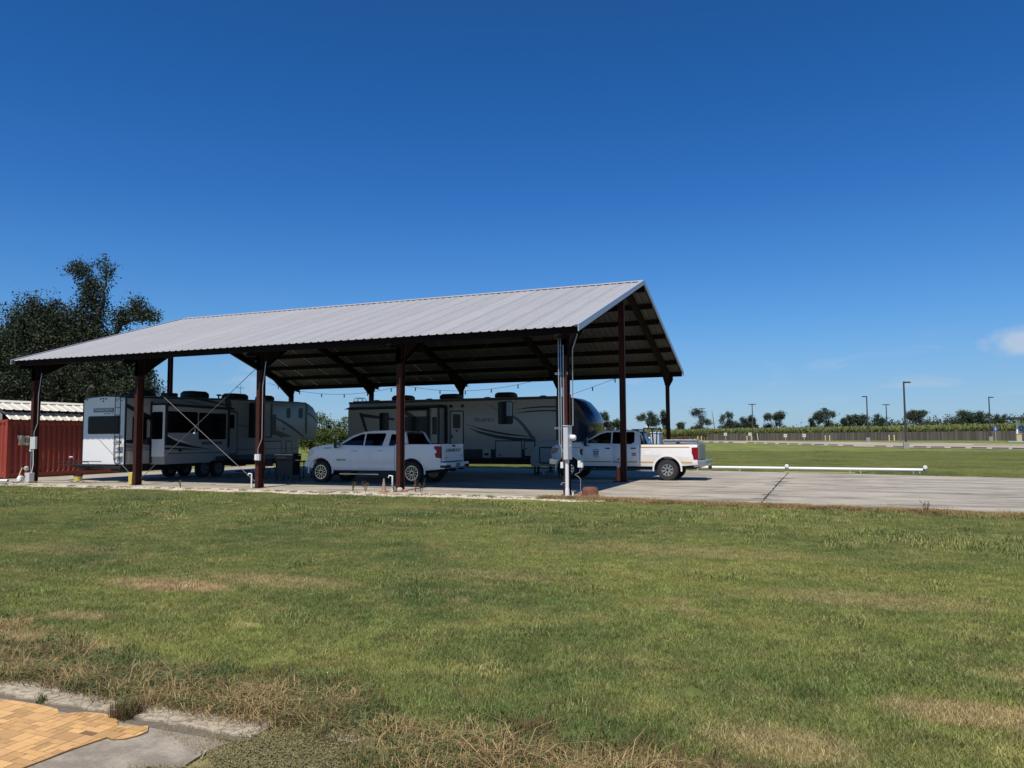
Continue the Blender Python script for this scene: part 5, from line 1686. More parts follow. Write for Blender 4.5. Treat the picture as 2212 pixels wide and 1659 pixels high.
bush('broadleaf_tree', (-51.6, 57.0, 0), 3.4, 6.2, 'dense green tree just right of the grey camper nose', 31, n=7000, size=.12)
bush('broadleaf_tree', (-49.3, 57.6, 0), 1.7, 5.0, 'slim pale green sapling between the two campers', 32, n=2600)
bush('broadleaf_tree', (-47.6, 58.2, 0), 2.3, 5.0, 'pointed dark green tree left of the beige camper ladder', 33, n=5000)
bush('broadleaf_tree', (-49.0, 56.5, 0), 2.9, 3.0, 'low round thicket at the foot of the sapling', 34, n=4500)
bush('broadleaf_tree', (-46.0, 58.8, 0), 2.2, 4.2, 'bushy green tree half hidden behind the beige camper', 35, n=4000)
# individual far trees beyond the cane
FT = [(-61.4, 231, 5.4, 11.4, 'open two-stemmed tree beside the navy camper nose'), (-57, 232.5, 3.6, 7.0, 'small rounded tree right of the two-stemmed tree'), (-55.8, 276, 7.6, 11.6, 'broad dense tree left of the rear barn post'), (-50.6, 278, 5.5, 13.4, 'taller airy tree touching the rear barn post'), (-44.6, 281, 2.6, 7.5, 'small twin-crowned tree between barn post and lamp'), (-36.7, 283.6, 7.4, 12.4, 'leaning tree with stacked flat crowns behind the farthest lamp'), (-29.8, 308, 5.6, 12.0, 'upright leafy tree next to the dead trunk'), (-25.4, 320, 6.6, 9.6, 'low wide tree left of the second lamp'), (-20.6, 322, 5.2, 10.0, 'round tree hidden by the second lamp pole'), (-10.6, 315.6, 9.4, 12.6, 'large triangular tree between the second and third lamps'), (4.4, 322, 6.0, 10.0, 'lower tree left of the third lamp'), (8.4, 323, 9.4, 13.0, 'broad domed tree just behind the third lamp'), (16.6, 326, 5.6, 10.6, 'thin airy tree right of the domed tree'), (21.4, 328, 7.6, 12.4, 'tall leafy tree left of the single-head lamp'), (28.4, 329, 5.8, 10.0, 'round tree behind the single-head lamp pole'), (42.6, 315.5, 10.4, 12.0, 'wide spreading oak right of the nearest lamp'), (58.4, 322, 9.6, 11.0, 'rounded oak well right of the nearest lamp'), (64.0, 324, 7.2, 11.0, 'rounded oak beside the rightmost lamp'), (70.5, 325, 5.0, 10.2, 'dark tree behind the rightmost lamp pole')]
for i, (x, y, w, h, lb) in enumerate(FT):
    z = gz(x, y)
    rg = random.Random(100 + i)
    t = thing('far_tree', (x, y, z), lb, 'tree', 'single trees beyond the cane field')
    mb = MB()
    lean = rg.uniform(-.5, .5)
    limb(mb, (x, y, z), (x + lean, y, z + h * .55), h * .035, h * .02, rg, 5, .2)
    bl = []
    n = 12 if 'thin' not in lb and 'airy' not in lb else 8
    for k in range(n):
        u = rg.uniform(-.42, .42)
        zz = rg.uniform(.42, .92) - abs(u) * .35
        rx = w * rg.uniform(.10, .21)
        cxx = x + lean * zz + u * w
        bl.append((cxx, y + rg.uniform(-.4, .4) * w * .6, z + zz * h, rx, rx, h * rg.uniform(.06, .12)))
        if k % 2 == 0:
            limb(mb, (x + lean * .5, y, z + h * rg.uniform(.25, .5)), (cxx, y, z + zz * h), h * .012, h * .004, rg, 4, .2)
    if 'stacked' in lb:
        bl = [(x - 1.2, y, z + h * .86, 2.6, 1.6, .9), (x - 2.4, y, z + h * .78, 1.2, 1.2, .6), (x + .2, y, z + h * .70, 1.4, 1.2, .7), (x + 1.4, y, z + h * .56, 2.4, 1.6, .8), (x + 2.7, y, z + h * .50, 1.2, 1.2, .6), (x - .6, y, z + h * .40, 2.0, 1.6, .9), (x - 2.4, y, z + h * .30, 1.9, 1.6, 1.0), (x + 1.0, y, z + h * .27, 2.6, 1.6, .9)]
    O('trunk', mb, BARK, t)
    leaves('crown', bl, int(1800 + 420 * w), .24, FARL, t, 200 + i, shell=.3, clump=9)
sn = MB()
rg = random.Random(77)
limb(sn, (-31.3, 285.7, .4), (-32.6, 285.7, 11.6), .32, .07, rg, 7, .12)
limb(sn, (-31.8, 285.7, 6.4), (-31.3, 285.7, 7.2), .09, .03, rg, 3, .05)
tag(O('dead_trunk', sn, BARKP, base=(-31.3, 285.7, .4)), 'bare leaning dead trunk standing above the cane field', 'dead tree')
# far wood
wood = []
rg = random.Random(8)
for k in range(420):
    s = rg.uniform(350, 430)
    l = rg.uniform(-.05, .86)
    x, y = 7.17 - .3736 * s + .9276 * s * l, -22.1 + .9276 * s + .3736 * s * l
    h = (4.6 + 5.2 * ss(.36, .56, l)) * rg.uniform(.7, 1.12)
    wood.append((x, y, h * .55, rg.uniform(3, 7), rg.uniform(3, 6), h * .55))
tag(leaves('far_wood', wood, 70000, .5, FARL, None, 77, base=(20, 380, 0), shell=.5, clump=6), 'dark distant wood along the horizon', 'wood', kind='stuff')

# ------------------------------------------------------------------ sugar cane
CANEM = lambda n, c: mat(n, c, .6, var=.4, scale=1.2, spec=.25)
CG, CT = CANEM('cane_leaf_green', (.165, .19, .055)), CANEM('cane_leaf_dry', (.33, .235, .12))
def cane_src(seed):
    r = random.Random(seed)
    gm = MB()
    tm = MB()
    for k in range(26):
        x, y = r.uniform(-.9, .9), r.uniform(-.9, .9)
        h = r.uniform(1.9, 2.9)
        tm.tube([(x, y, 0), (x + r.uniform(-.2, .2), y, h)], .035, 4)
        for q in range(7):
            z = h * r.uniform(.62, 1.02)
            a = r.uniform(0, 6.28)
            L = r.uniform(.7, 1.3)
            w = .05
            dx, dy = math.cos(a), math.sin(a)
            p0, p1, p2 = (x, y, z), (x + dx * L * .4, y + dy * L * .4, z + L * .62), (x + dx * L, y + dy * L, z + L * r.uniform(.1, .7))
            n = len(gm.v)
            for p in (p0, p1): gm.v += [(p[0] - dy * w, p[1] + dx * w, p[2]), (p[0] + dy * w, p[1] - dx * w, p[2])]
            gm.v.append(p2)
            gm.f += [(n, n + 1, n + 3, n + 2), (n + 2, n + 3, n + 4)]
        for q in range(4):
            z = h * r.uniform(.15, .65)
            a = r.uniform(0, 6.28)
            L = r.uniform(.5, .9)
            dx, dy = math.cos(a), math.sin(a)
            n = len(tm.v)
            tm.v += [(x - dy * .05, y + dx * .05, z), (x + dy * .05, y - dx * .05, z), (x + dx * L, y + dy * L, z - L * .5)]
            tm.f.append((n, n + 1, n + 2))
    me = bpy.data.meshes.new('cane_clump')
    nv = len(gm.v)
    me.from_pydata(gm.v + tm.v, [], gm.f + [tuple(i + nv for i in f) for f in tm.f])
    me.materials.append(CG)
    me.materials.append(CT)
    for i, p in enumerate(me.polygons):
        p.material_index = 0 if i < len(gm.f) else 1
    return bpy.data.objects.new('cane_clump', me)
FA, FB = Vector((-24.75, 212.5)), Vector((60, 146.5))
fd = (FB - FA).normalized()
fn_ = Vector((-fd.y, fd.x))
if fn_.y < 0: fn_ = -fn_
P, RO, S_, I_ = [], [], [], []
for i in range(150):
    for j in range(9):
        q = FA + fd * (-70 + i * 1.25 + rr.uniform(-.4, .4)) + fn_ * (5.5 + j * 1.5 + rr.uniform(-.5, .5))
        P.append((q.x, q.y, gz(q.x, q.y) - .02)); RO.append(rr.uniform(0, 6.28)); S_.append(rr.uniform(.86, 1.04)); I_.append(rr.randint(3))
for i in range(90):
    for j in range(14):
        q = FA + fd * (-75 + i * 2.2 + rr.uniform(-1, 1)) + fn_ * (19 + j * 5 + rr.uniform(-2, 2))
        P.append((q.x, q.y, gz(q.x, q.y) - .02)); RO.append(rr.uniform(0, 6.28)); S_.append(rr.uniform(.9, 1.2)); I_.append(rr.randint(3))
scatter('sugar_cane', P, RO, S_, I_, [cane_src(k) for k in (1, 2, 3)], 'tall sugar cane standing behind the wooden fence', 'cane')
mb = MB()
for i in range(46):
    for j in range(18):
        q = FA + fd * (-75 + i * 4.5) + fn_ * (9 + j * 4.5)
        mb.v.append((q.x, q.y, gz(q.x, q.y) + 2.45 + rr.uniform(-.25, .25)))
for i in range(45):
    for j in range(17):
        mb.f.append((i * 18 + j, (i + 1) * 18 + j, (i + 1) * 18 + j + 1, i * 18 + j + 1))
tag(O('cane_canopy', mb, CG), 'leafy top of the cane field stretching to the trees', 'cane', kind='stuff')

# ------------------------------------------------------------------ red container with a cream metal roof over it
CRED = mat('red_container_paint', (.30, .046, .026), .5, var=.25, scale=2, dirt=((.09, .03, .02), 5, .58, .74))
CREAM = mat('cream_roof_sheet', (.66, .62, .52), .4, var=.05)
kx, ky, kt = -27.5, 2.0, 2.70
ct = thing('shipping_container', (kx - 1.2, ky + 3.0, 0), 'red corrugated shipping container at the left edge of the barn', 'container')
OB('corner_post', CRED, ct, (kx - .16, kx, ky, ky + .16, .02, kt))
OB('corner_post', CRED, ct, (kx - 2.44, kx - 2.28, ky, ky + .16, .02, kt))
OB('corner_post', CRED, ct, (kx - .16, kx, ky + 5.9, ky + 6.06, .02, kt))
OB('top_rail', CRED, ct, (kx - .10, kx - .005, ky + .16, ky + 5.9, kt - .14, kt - .01))
OB('bottom_rail', CRED, ct, (kx - .12, kx - .005, ky + .16, ky + 5.9, .04, .22))
OB('top_rail', CRED, ct, (kx - 2.28, kx - .16, ky + .005, ky + .12, kt - .14, kt - .01))
OB('bottom_rail', CRED, ct, (kx - 2.28, kx - .16, ky + .005, ky + .12, .04, .22))
for (x, y) in ((kx - .18, ky - .01), (kx - 2.46, ky - .01)):
    for z in (.0, kt - .11):
        OB('corner_casting', CRED, ct, (x, x + .19, y, y + .18, z, z + .12), bev=.01)
def corr(u0, u1, n):
    pts = []
    p = (u1 - u0) / n
    for k in range(n):
        a = u0 + k * p
        pts += [(a, 0), (a + p * .30, 0), (a + p * .48, -.06), (a + p * .80, -.06)]
    pts.append((u1, 0))
    return pts
def corr_wall(ax, n, u0, u1, pos, z0, z1):
    m = MB()
    pr_ = corr(u0, u1, n)
    for z in (z0, z0 + .10, z1 - .10, z1):
        for (u, d) in pr_:
            dd = d if z0 < z < z1 else 0
            m.v.append((pos + dd - .02, u, z) if ax == 'x' else (u, pos - dd + .02, z))
    k = len(pr_)
    for i in range(3):
        for j in range(k - 1):
            m.f.append((i * k + j, i * k + j + 1, (i + 1) * k + j + 1, (i + 1) * k + j))
    return m
O('corrugated_side', corr_wall('x', 21, ky + .16, ky + 5.9, kx, .22, kt - .14), CRED, ct, recalc=False)
O('corrugated_end', corr_wall('y', 8, kx - 2.28, kx - .16, ky, .22, kt - .14), CRED, ct, recalc=False)
O('container_roof', MB().box(kx - 2.4, kx - .04, ky + .04, ky + 6.0, kt - .06, kt - .02), CRED, ct)
O('vent_cover', MB().lathe([(.11, 0), (.11, .05), (.07, .08)], (kx + .0, ky + .95, .42), 'x', 14), PVC, ct)
cr = thing('metal_roof', (kx - 1.2, ky + 3.0, kt), 'cream ribbed metal roof in two tiers covering the red container', 'roof')
def ribbed(name, a, b, y0, y1, n):
    # a=(x,z) low edge, b=(x,z) high edge, ribs running up the slope
    m = MB()
    p = (y1 - y0) / n
    pts = []
    for k in range(n):
        q = y0 + k * p
        pts += [(q, 0), (q + .05, .035), (q + .10, .035), (q + .15, 0)]
    pts.append((y1, 0))
    for (x, z) in (a, b):
        for (y, h) in pts:
            m.v.append((x + h * .4, y, z + h))
    k = len(pts)
    for j in range(k - 1):
        m.f.append((j, j + 1, k + j + 1, k + j))
    return O(name, m, CREAM, cr)
ribbed('lower_roof_sheet', (kx + .05, kt + .0), (kx - .48, kt + .36), ky + .05, ky + 6.1, 14)
ribbed('upper_roof_sheet', (kx - .22, kt + .46), (kx - 1.22, kt + .88), ky - .12, ky + 6.3, 14)
O('upper_roof_sheet', MB().quad((kx - 1.22, ky - .12, kt + .88), (kx - 1.22, ky + 6.3, kt + .88), (kx - 2.3, ky + 6.3, kt + .46), (kx - 2.3, ky - .12, kt + .46)), CREAM, cr)
O('ridge_cap', MB().prism([(kx - 1.45, kt + .83), (kx - 1.22, kt + .945), (kx - .99, kt + .83), (kx - 1.22, kt + .925)], 'y', ky - .13, ky + 6.31), CREAM, cr)
O('gable_wall', MB().poly([(kx - .48, ky + .06, kt), (kx - .48, ky + .06, kt + .5), (kx - 1.22, ky + .06, kt + .84), (kx - 1.96, ky + .06, kt + .5), (kx - 1.96, ky + .06, kt)]), mat('weathered_board', (.24, .21, .18), .9, var=.3, scale=5), cr)
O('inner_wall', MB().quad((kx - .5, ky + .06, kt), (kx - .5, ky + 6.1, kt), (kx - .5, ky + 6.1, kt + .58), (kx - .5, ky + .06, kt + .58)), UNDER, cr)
# flag hung on its side
FLAGM = mat('cream_flag_cloth', (.52, .48, .37), .8, var=.08)
fg = thing('wall_flag', (kx, ky + 1.0, 1.55), 'cream flag with a dark round emblem hung on the container side', 'flag')
mb = MB()
nu, nv = 14, 6
for j in range(nv + 1):
    for i in range(nu + 1):
        u, v = i / nu, j / nv
        mb.v.append((kx + .035 + .02 * math.sin(u * 11), ky + .52 + u * .72 + .05 * (1 - v) * (1 - u) - .02 * v, 1.98 - v * .44 - .03 * math.sin(u * 3.1)))
for j in range(nv):
    for i in range(nu):
        a = j * (nu + 1) + i
        mb.f.append((a, a + 1, a + nu + 2, a + nu + 1))
O('cloth', mb, FLAGM, fg, smooth=60)
O('cloth_fold', MB().poly([(kx + .06, ky + .42, 2.0), (kx + .06, ky + .53, 1.95), (kx + .06, ky + .60, 1.62), (kx + .06, ky + .56, 1.46)]), FLAGM, fg)
EMB = mat('dark_maroon_print', (.03, .012, .014), .8, var=.1)
em = MB()
cy_, cz_ = ky + .93, 1.75
for k in range(24):
    a0, a1 = 2 * math.pi * k / 24, 2 * math.pi * (k + .93) / 24
    if k % 6 == 5: continue
    em.prism([(cy_ + r_ * math.cos(a), cz_ + r_ * math.sin(a)) for (r_, a) in ((.10, a0), (.13, a0), (.13, a1), (.10, a1))], 'x', kx + .058, kx + .062)
em.prism([(cy_ - .012, cz_ - .12), (cy_ + .012, cz_ - .12), (cy_ + .012, cz_ + .12), (cy_ - .012, cz_ + .12)], 'x', kx + .058, kx + .062)
for sg in (-1, 1):
    em.prism([(cy_ + sg * .03, cz_ + .05), (cy_ + sg * .085, cz_ + .05), (cy_ + sg * .085, cz_ + .03), (cy_ + sg * .05, cz_ + .0), (cy_ + sg * .085, cz_ - .05), (cy_ + sg * .03, cz_ - .05), (cy_ + sg * .03, cz_ - .03), (cy_ + sg * .055, cz_ - .03), (cy_ + sg * .03, cz_ + .01)][::sg], 'x', kx + .058, kx + .062)
O('emblem', em, EMB, fg)

# ------------------------------------------------------------------ electrical service on the posts
ms = thing('electric_service', (0.1, -.2, 0), 'grey meter cabinet with conduits fixed to the front right barn post', 'meter box')
O('meter_cabinet', MB().box(.09, .23, -.52, -.10, 1.08, 2.06), GREYBOX, ms, bev=.008)
O('cabinet_lid', MB().box(.075, .245, -.54, -.08, 2.06, 2.085), GREYBOX, ms, bev=.006)
O('meter_glass', MB().lathe([(.09, 0), (.09, .10), (.075, .15), (.03, .17)], (.23, -.24, 1.72), 'x', 18), WHITE, ms, smooth=40)
O('meter_ring', MB().lathe([(.105, 0), (.105, .03)], (.23, -.24, 1.72), 'x', 18), GREYBOX, ms)
O('seal_hasp', MB().box(.23, .25, -.34, -.2, 1.48, 1.5), WHITE, ms)
O('service_pipe', MB().tube([(.16, -.40, -.03), (.16, -.40, 1.08)], .055, 12), PVC, ms, smooth=40)
O('pipe_sleeve', MB().tube([(.16, -.40, .02), (.16, -.40, .22)], .066, 12), PVC, ms, smooth=40)
O('pipe_collar', MB().tube([(.16, -.40, .98), (.16, -.40, 1.07)], .064, 12), PVC, ms, smooth=40)
O('ground_stub', MB().tube([(.31, -.32, -.03), (.31, -.32, .12)], .03, 10), PVC, ms)
for i, (x, zt) in enumerate(((-.18, 4.70), (-.11, 4.78), (-.03, 4.52))):
    low = [(x, -.07, 1.55), (-.02 + .02 * i, -.07, 1.22)] if i == 0 else [(x, -.07, 1.15)]
    pts = [(x, -.07, zt), (x, -.07, 1.8)] + low
    if i < 2:
        pts = [(x - .45, .3, 4.93 + .02 * i), (x - .18, .05, 4.90 + .02 * i), (x - .03, -.05, 4.82 + .02 * i)] + pts
    O('conduit', MB().tube(pts, .017, 8), CONDUIT, ms, smooth=50)
O('conduit', MB().tube([(.03, -.08, 2.02), (.03, -.08, 1.1)], .036, 8), CONDUIT, ms, smooth=50)
O('conduit', MB().tube([(.46, -.3, 5.0), (.47, -.25, 4.78), (.25, -.03, 4.38), (.25, -.05, 2.08)], .017, 8), CONDUIT, ms, smooth=50)
for z, x0_, x1_ in ((3.66, -.31, .10), (2.01, -.35, .06), (4.52, -.09, .05)):
    O('strut_channel', MB().box(x0_, x1_, -.055, -.03, z + .012, z + .03).box(x0_, x1_, -.055, -.03, z - .03, z - .012).box(x0_, x0_ + .02, -.055, -.03, z - .03, z + .03), ALU, ms)
O('rusty_box', MB().box(-.06, .06, -.16, -.03, 1.02, 1.24), mat('rusty_brown_steel', (.13, .042, .022), .8, var=.3, scale=8), ms)
OB('outlet_cover', WHITE, ms, (-.11, -.03, -.2, -.08, .82, 1.0))
OB('outlet_cover', WHITE, ms, (.38, .46, -.05, .05, .84, 1.04))
OB('outlet_cover', WHITE, ms, (.47, .53, -.06, .04, .84, .98))
O('hose_tap', MB().tube([(.07, -.12, .38), (-.07, -.2, .385)], .022, 8).tube([(-.07, -.2, .385), (-.09, -.22, .33)], .02, 8), CHROME, ms)
O('cable', MB().tube([(.42, 0, .84), (.44, -.02, .7), (.30, -.1, .62), (.40, -.12, .58), (.50, -.15, .5), (.50, -.2, .05), (.47, -.3, -.02)], .012, 6), RVGREY, ms)
def subpanel(name, x, label, z0, z1, w, dual):
    s = thing(name, (x, -.05, 0), label, 'electric box')
    O('box', MB().box(x - w / 2, x + w / 2, -.16, -.06, z0, z1), GREYBOX, s, bev=.008)
    O('conduit', MB().tube([(x, -.10, z1), (x, -.1, z1 + .2), (x + .14, -.07, z1 + .55), (x + .14, -.07, 3.6), (x + .20, -.07, 4.0), (x + .22, -.02, 4.5)], .015, 8), CONDUIT, s, smooth=50)
    return s
s1 = subpanel('breaker_box', -22.87, 'grey breaker box on the leftmost front barn post', 1.38, 1.88, .30, True)
O('conduit', MB().tube([(-23.0, -.1, 1.36), (-22.99, -.1, .5), (-22.99, -.1, .1)], .014, 6), CONDUIT, s1)
OB('small_outlet', GREYBOX, s1, (-23.06, -22.96, -.14, -.06, 1.28, 1.40))
s2 = subpanel('breaker_box', -11.42, 'small pale outlet box on the middle front barn post', .98, 1.20, .22, False)
OB('outlet_cover', WHITE, s2, (-11.50, -11.42, -.17, -.16, 1.0, 1.18))
gp = thing('ground_pedestal', (-22.9, -.22, 0), 'low grey power pedestal at the foot of the leftmost post', 'pedestal')
O('pedestal_box', MB().box(-23.02, -22.74, -.34, -.12, .03, .42), GREYBOX, gp, bev=.01)
O('pedestal_plinth', MB().box(-23.06, -22.72, -.38, -.08, -.02, .08), mat('yellowed_block', (.42, .38, .24), .9, var=.2), gp)
O('lead', MB().tube([(-22.98, -.35, .30), (-23.0, -.42, .12), (-23.15, -.44, .03), (-23.5, -.4, .02), (-24.1, -.1, .02)], .014, 6), BLACKP, gp)
O('lead', MB().tube([(-22.8, -.2, .42), (-22.78, -.16, .75), (-22.86, -.12, 1.38)], .014, 6), PVC, gp)
# taps beside two posts
for x, lb in ((-11.68, 'white water tap standpipe left of the middle front post'), (-5.93, 'white water standpipe left of the post in front of the white pickup')):
    s = thing('water_tap', (x, -.08, 0), lb, 'tap')
    O('standpipe', MB().tube([(x, -.10, -.02), (x, -.10, .52)], .026, 10), PVC, s, smooth=40)
    O('tap_body', MB().tube([(x, -.10, .50), (x - .10, -.14, .52), (x - .12, -.15, .45)], .02, 8), PVC, s)
# things lying about the barn front
pp = O('pvc_pipe', MB().tube([(-27.4, -.55, .06), (-24.55, .05, .06)], .055, 14, False).tube([(-27.4, -.55, .06), (-24.55, .05, .06)], .048, 14, False), PVC, base=(-26, -.25, 0), recalc=False, smooth=40)
tag(pp, 'loose white plastic pipe lying on gravel at the far left', 'pipe')
jg = thing('plastic_jug', (-24.55, .55, 0), 'white round plastic jug standing in front of the container', 'jug')
O('jug_body', MB().lathe([(.10, 0), (.14, .04), (.14, .22), (.09, .30), (.05, .33)], (-24.55, .55, .0), 'z', 16), PVC, jg, smooth=40)
jg.scale = (.7, .7, .7)
O('jug_cap', MB().lathe([(.05, 0), (.05, .05)], (-24.55, .55, .325), 'z', 12), WHITE, jg)
hs_ = O('hose', MB().tube([(-27.35, 3.0, .45), (-26.3, 1.9, .50), (-25.2, 1.0, .25), (-24.6, .95, .06), (-23.9, .3, .03), (-23.1, .2, .03), (-22.4, .3, .03), (-20.2, .9, .04), (-18.6, 1.6, .04)], .022, 7), mat('tan_hose', (.45, .40, .28), .6, var=.2), base=(-24, 1, 0), smooth=50)
tag(hs_, 'tan hose running along the ground past the leftmost post', 'hose')
def bucket(name, x, y, r, h, m, lid, label):
    s = thing(name, (x, y, 0), label, 'bucket')
    O('bucket_body', MB().lathe([(r * .86, 0), (r, h)], (x, y, .002), 'z', 20), m, s, smooth=40)
    O('rim', MB().lathe([(r, 0), (r * 1.06, .01), (r * 1.06, .05), (r, .06)], (x, y, h - .01), 'z', 20), lid, s)
    return s
YB_ = mat('yellow_plastic', (.60, .47, .10), .5, var=.25, scale=8)
bucket('yellow_bucket', -22.2, 1.45, .17, .22, YB_, BLACKP, 'squat yellow bucket with a black lid below the camper rear')
yt = thing('yellow_bollard_tube', (-17.63, .12, 0), 'narrow yellow plastic tub standing left of the second barn post', 'bucket')
O('tub_body', MB().prism([(-17.72, 0), (-17.56, 0), (-17.53, .48), (-17.74, .48)], 'y', .02, .22), YB_, yt, bev=.02)
O('tub_handle', MB().tube([(-17.74, .12, .45), (-17.77, .12, .3), (-17.72, .12, .25)], .012, 6), BLACKP, yt)
rp = thing('red_ornament', (-21.4, .45, .86), 'small red rounded pot with a pale top on the camper rear rack', 'ornament')
O('pot_body', MB().lathe([(.05, 0), (.11, .06), (.13, .15), (.10, .22)], (-21.4, .45, .865), 'z', 14), mat('dark_red_glaze', (.12, .012, .02), .3, var=.2), rp, smooth=40)
rp.scale = (.75, .75, .75)
O('pot_top', MB().lathe([(.10, 0), (.11, .03), (.05, .06)], (-21.4, .45, 1.085), 'z', 10), PVC, rp)
# rusty cast pot and bricks by the meter post
RUST = mat('rusty_cast_iron', (.16, .062, .036), .85, var=.35, scale=7, bump=.4, bscale=30, dirt=((.25, .13, .08), 4, .55, .75))
pt = thing('rusty_pot', (.86, -.42, 0), 'upturned rusty iron pot with a wide rim beside the meter post', 'pot')
O('pot_shell', MB().lathe([(.245, .03), (.24, .19), (.225, .235), (.19, .285), (.165, .29), (.15, .262), (.01, .258)], (.86, -.42, 0), 'z', 28), RUST, pt, smooth=40)
O('pot_rim', MB().lathe([(.27, .0), (.275, .02), (.275, .055), (.25, .07)], (.86, -.42, .001), 'z', 28), RUST, pt, smooth=40)
BR = mat('pink_brick', (.36, .17, .12), .9, var=.25, scale=12)
for (x, y, z, a, lb) in ((.46, -.30, 0, .2, 'weathered pink brick at the foot of the meter post'), (-5.44, -.12, 0, -.5, 'broken red brick at the foot of the post by the white pickup')):
    o = OB('brick', BR, None, (x - .1, x + .1, y - .05, y + .05, z + .001, z + .075), base=(x, y, z), bev=.008)
    o.rotation_euler = (0, 0, a)
    tag(o, lb, 'brick')
mb = MB()
rq = random.Random(4)
o = O('stone', MB().lathe([(.06, 0), (.10, .04), (.095, .10), (.05, .14)], (-5.62, -.16, .001), 'z', 9), mat('pale_stone', (.46, .40, .32), .9, var=.25, scale=9), base=(-5.62, -.16, 0))
tag(o, 'pale round stone against the post by the white pickup', 'stone')
# cones
def cone(x, y, h, r, m, bm_, base, label, bands):
    c = thing('traffic_cone', (x, y, 0), label, 'traffic cone')
    O('cone_body', MB().lathe([(r, .03), (r * .22, h), (r * .10, h + .005)], (x, y, 0), 'z', 20), m, c, smooth=40)
    O('cone_base', MB().box(x - base, x + base, y - base, y + base, .001, .035), bm_, c, bev=.01)
    for (a, b) in bands:
        q = lambda z: r + (r * .22 - r) * (z - .03) / (h - .03)
        O('reflective_band', MB().lathe([(q(a) + .003, a), (q(b) + .003, b)], (x, y, 0), 'z', 20), WHITE, c, smooth=40)
    return c
ORG = mat('orange_cone_plastic', (.80, .14, .025), .5, var=.2, scale=8, dirt=((.16, .06, .03), 7, .55, .75))
cone(-.2, 7.36 - .15, .90, .145, ORG, BLACKP, .20, 'tall orange traffic cone with white bands beside the middle end post', ((.56, .72), (.30 + .46, .82)))
cone(-6.1, -.35, .43, .085, mat('faded_cone_plastic', (.30, .22, .16), .8, var=.25, scale=6, dirt=((.5, .25, .08), 4, .5, .75)), mat('faded_orange_base', (.45, .19, .06), .8, var=.3, scale=10), .13, 'faded grey-brown traffic cone on gravel before the white pickup', ())
# weeds in the gravel
def weed(x, y, h, label, seed):
    t = thing('weed_plant', (x, y, 0), label, 'weed', 'tall weeds in the gravel edging')
    rg = random.Random(seed)
    st, lf = MB(), MB()
    for k in range(7):
        a = rg.uniform(0, 6.28)
        d = rg.uniform(.03, .16)
        hh = h * rg.uniform(.55, 1.0)
        p = [(x + math.cos(a) * .02, y + math.sin(a) * .02, -.01), (x + math.cos(a) * d * .5, y + math.sin(a) * d * .5, hh * .6), (x + math.cos(a) * d, y + math.sin(a) * d, hh)]
        st.tube(p, .004, 4)
        for q in range(9):
            u = rg.uniform(.25, 1)
            c = [p[0][i] + (p[2][i] - p[0][i]) * u for i in range(3)]
            s = rg.uniform(.014, .03)
            b = rg.uniform(0, 6.28)
            lf.quad((c[0], c[1], c[2]), (c[0] + math.cos(b) * s + .01, c[1] + math.sin(b) * s, c[2] + s * .6), (c[0] + math.cos(b) * s * 2, c[1] + math.sin(b) * s * 2, c[2] + s * .8), (c[0] + math.cos(b) * s - .01, c[1] + math.sin(b) * s, c[2] + s * .3))
    O('stem', st, STRAW2, t)
    O('leaf_cluster', lf, GREENW if seed % 2 else STRAW, t, recalc=False)
weed(-7.3, -.35, .36, 'tall weed left of the faded cone in line with the pickup door', 1)
weed(-6.85, -.25, .45, 'taller weed just left of the faded cone', 2)
weed(-5.98 + .22, -.25, .34, 'leafy green weed between the faded cone and the post', 3)
weed(-5.1, -.05, .50, 'bushy weed right of the post before the pickup rear wheel', 4)
weed(-4.85, -.12, .42, 'thin weed at the right edge of the pickup rear wheel', 5)
weed(-14.3, -.75, .30, 'small weed in gravel between the second and middle posts', 6)
weed(9.3, -2.35, .30, 'lone weed on the pad edge right of the slab joint', 7)
# tuft on the patio
tf_ = thing('grass_tuft', (3.02, -18.38, 0), 'brown bristly grass tuft growing from the patio joint', 'grass tuft')
src = blade_source('blades', 420, .075, .05, .13, .004, .75, STRAW2, 61, True)
src.name = 'blades'
COL.objects.link(src)
src.parent = tf_
src2 = blade_source('green_blades', 130, .06, .06, .15, .004, .7, GREENW, 62, True)
COL.objects.link(src2)
src2.parent = tf_
sml = thing('grass_tuft', (2.28, -18.40, 0), 'tiny weed sprouting from the patio joint left of the brown tuft', 'grass tuft')
src = blade_source('blades', 60, .03, .03, .09, .004, .6, GREENW, 63, True)
COL.objects.link(src)
src.parent = sml
# under the roof: griddle, table, cabinet
gr = thing('gas_griddle', (-12.9, 3.6, 0), 'dark flat-top gas griddle behind the middle front post', 'griddle')
O('griddle_body', MB().box(-13.45, -12.55, 3.3, 3.85, .88, 1.06), BLACKP, gr, bev=.015)
O('griddle_lid', MB().prism([(-13.46, 1.075), (-12.54, 1.075), (-12.6, 1.13), (-13.4, 1.13)], 'y', 3.28, 3.87), BLACKG, gr)
O('front_rail', MB().tube([(-13.4, 3.24, 1.1), (-12.5, 3.24, 1.1)], .012, 6), CHROME, gr)
for k in range(6):
    OB('front_lettering', RVGREY, gr, (-13.32 + k * .075, -13.27 + k * .075, 3.294, 3.299, .97, 1.01))
for x in (-13.4, -12.6):
    for y in (3.35, 3.8):
        O('leg', MB().tube([(x, y, .002), (x, y, .9)], .02, 6), BLACKP, gr)
OB('lower_shelf', BLACKP, gr, (-13.42, -12.58, 3.34, 3.82, .28, .31))
OB('gas_tank_panel', BLACKP, gr, (-13.4, -12.6, 3.36, 3.8, .31, .86))
tb_ = thing('folding_table', (-14.7, 6.1, 0), 'long dark folding table between the grey camper and the white pickup', 'table')
OB('table_top', BLACKP, tb_, (-15.6, -13.7, 5.7, 6.45, .72, .76), bev=.01)
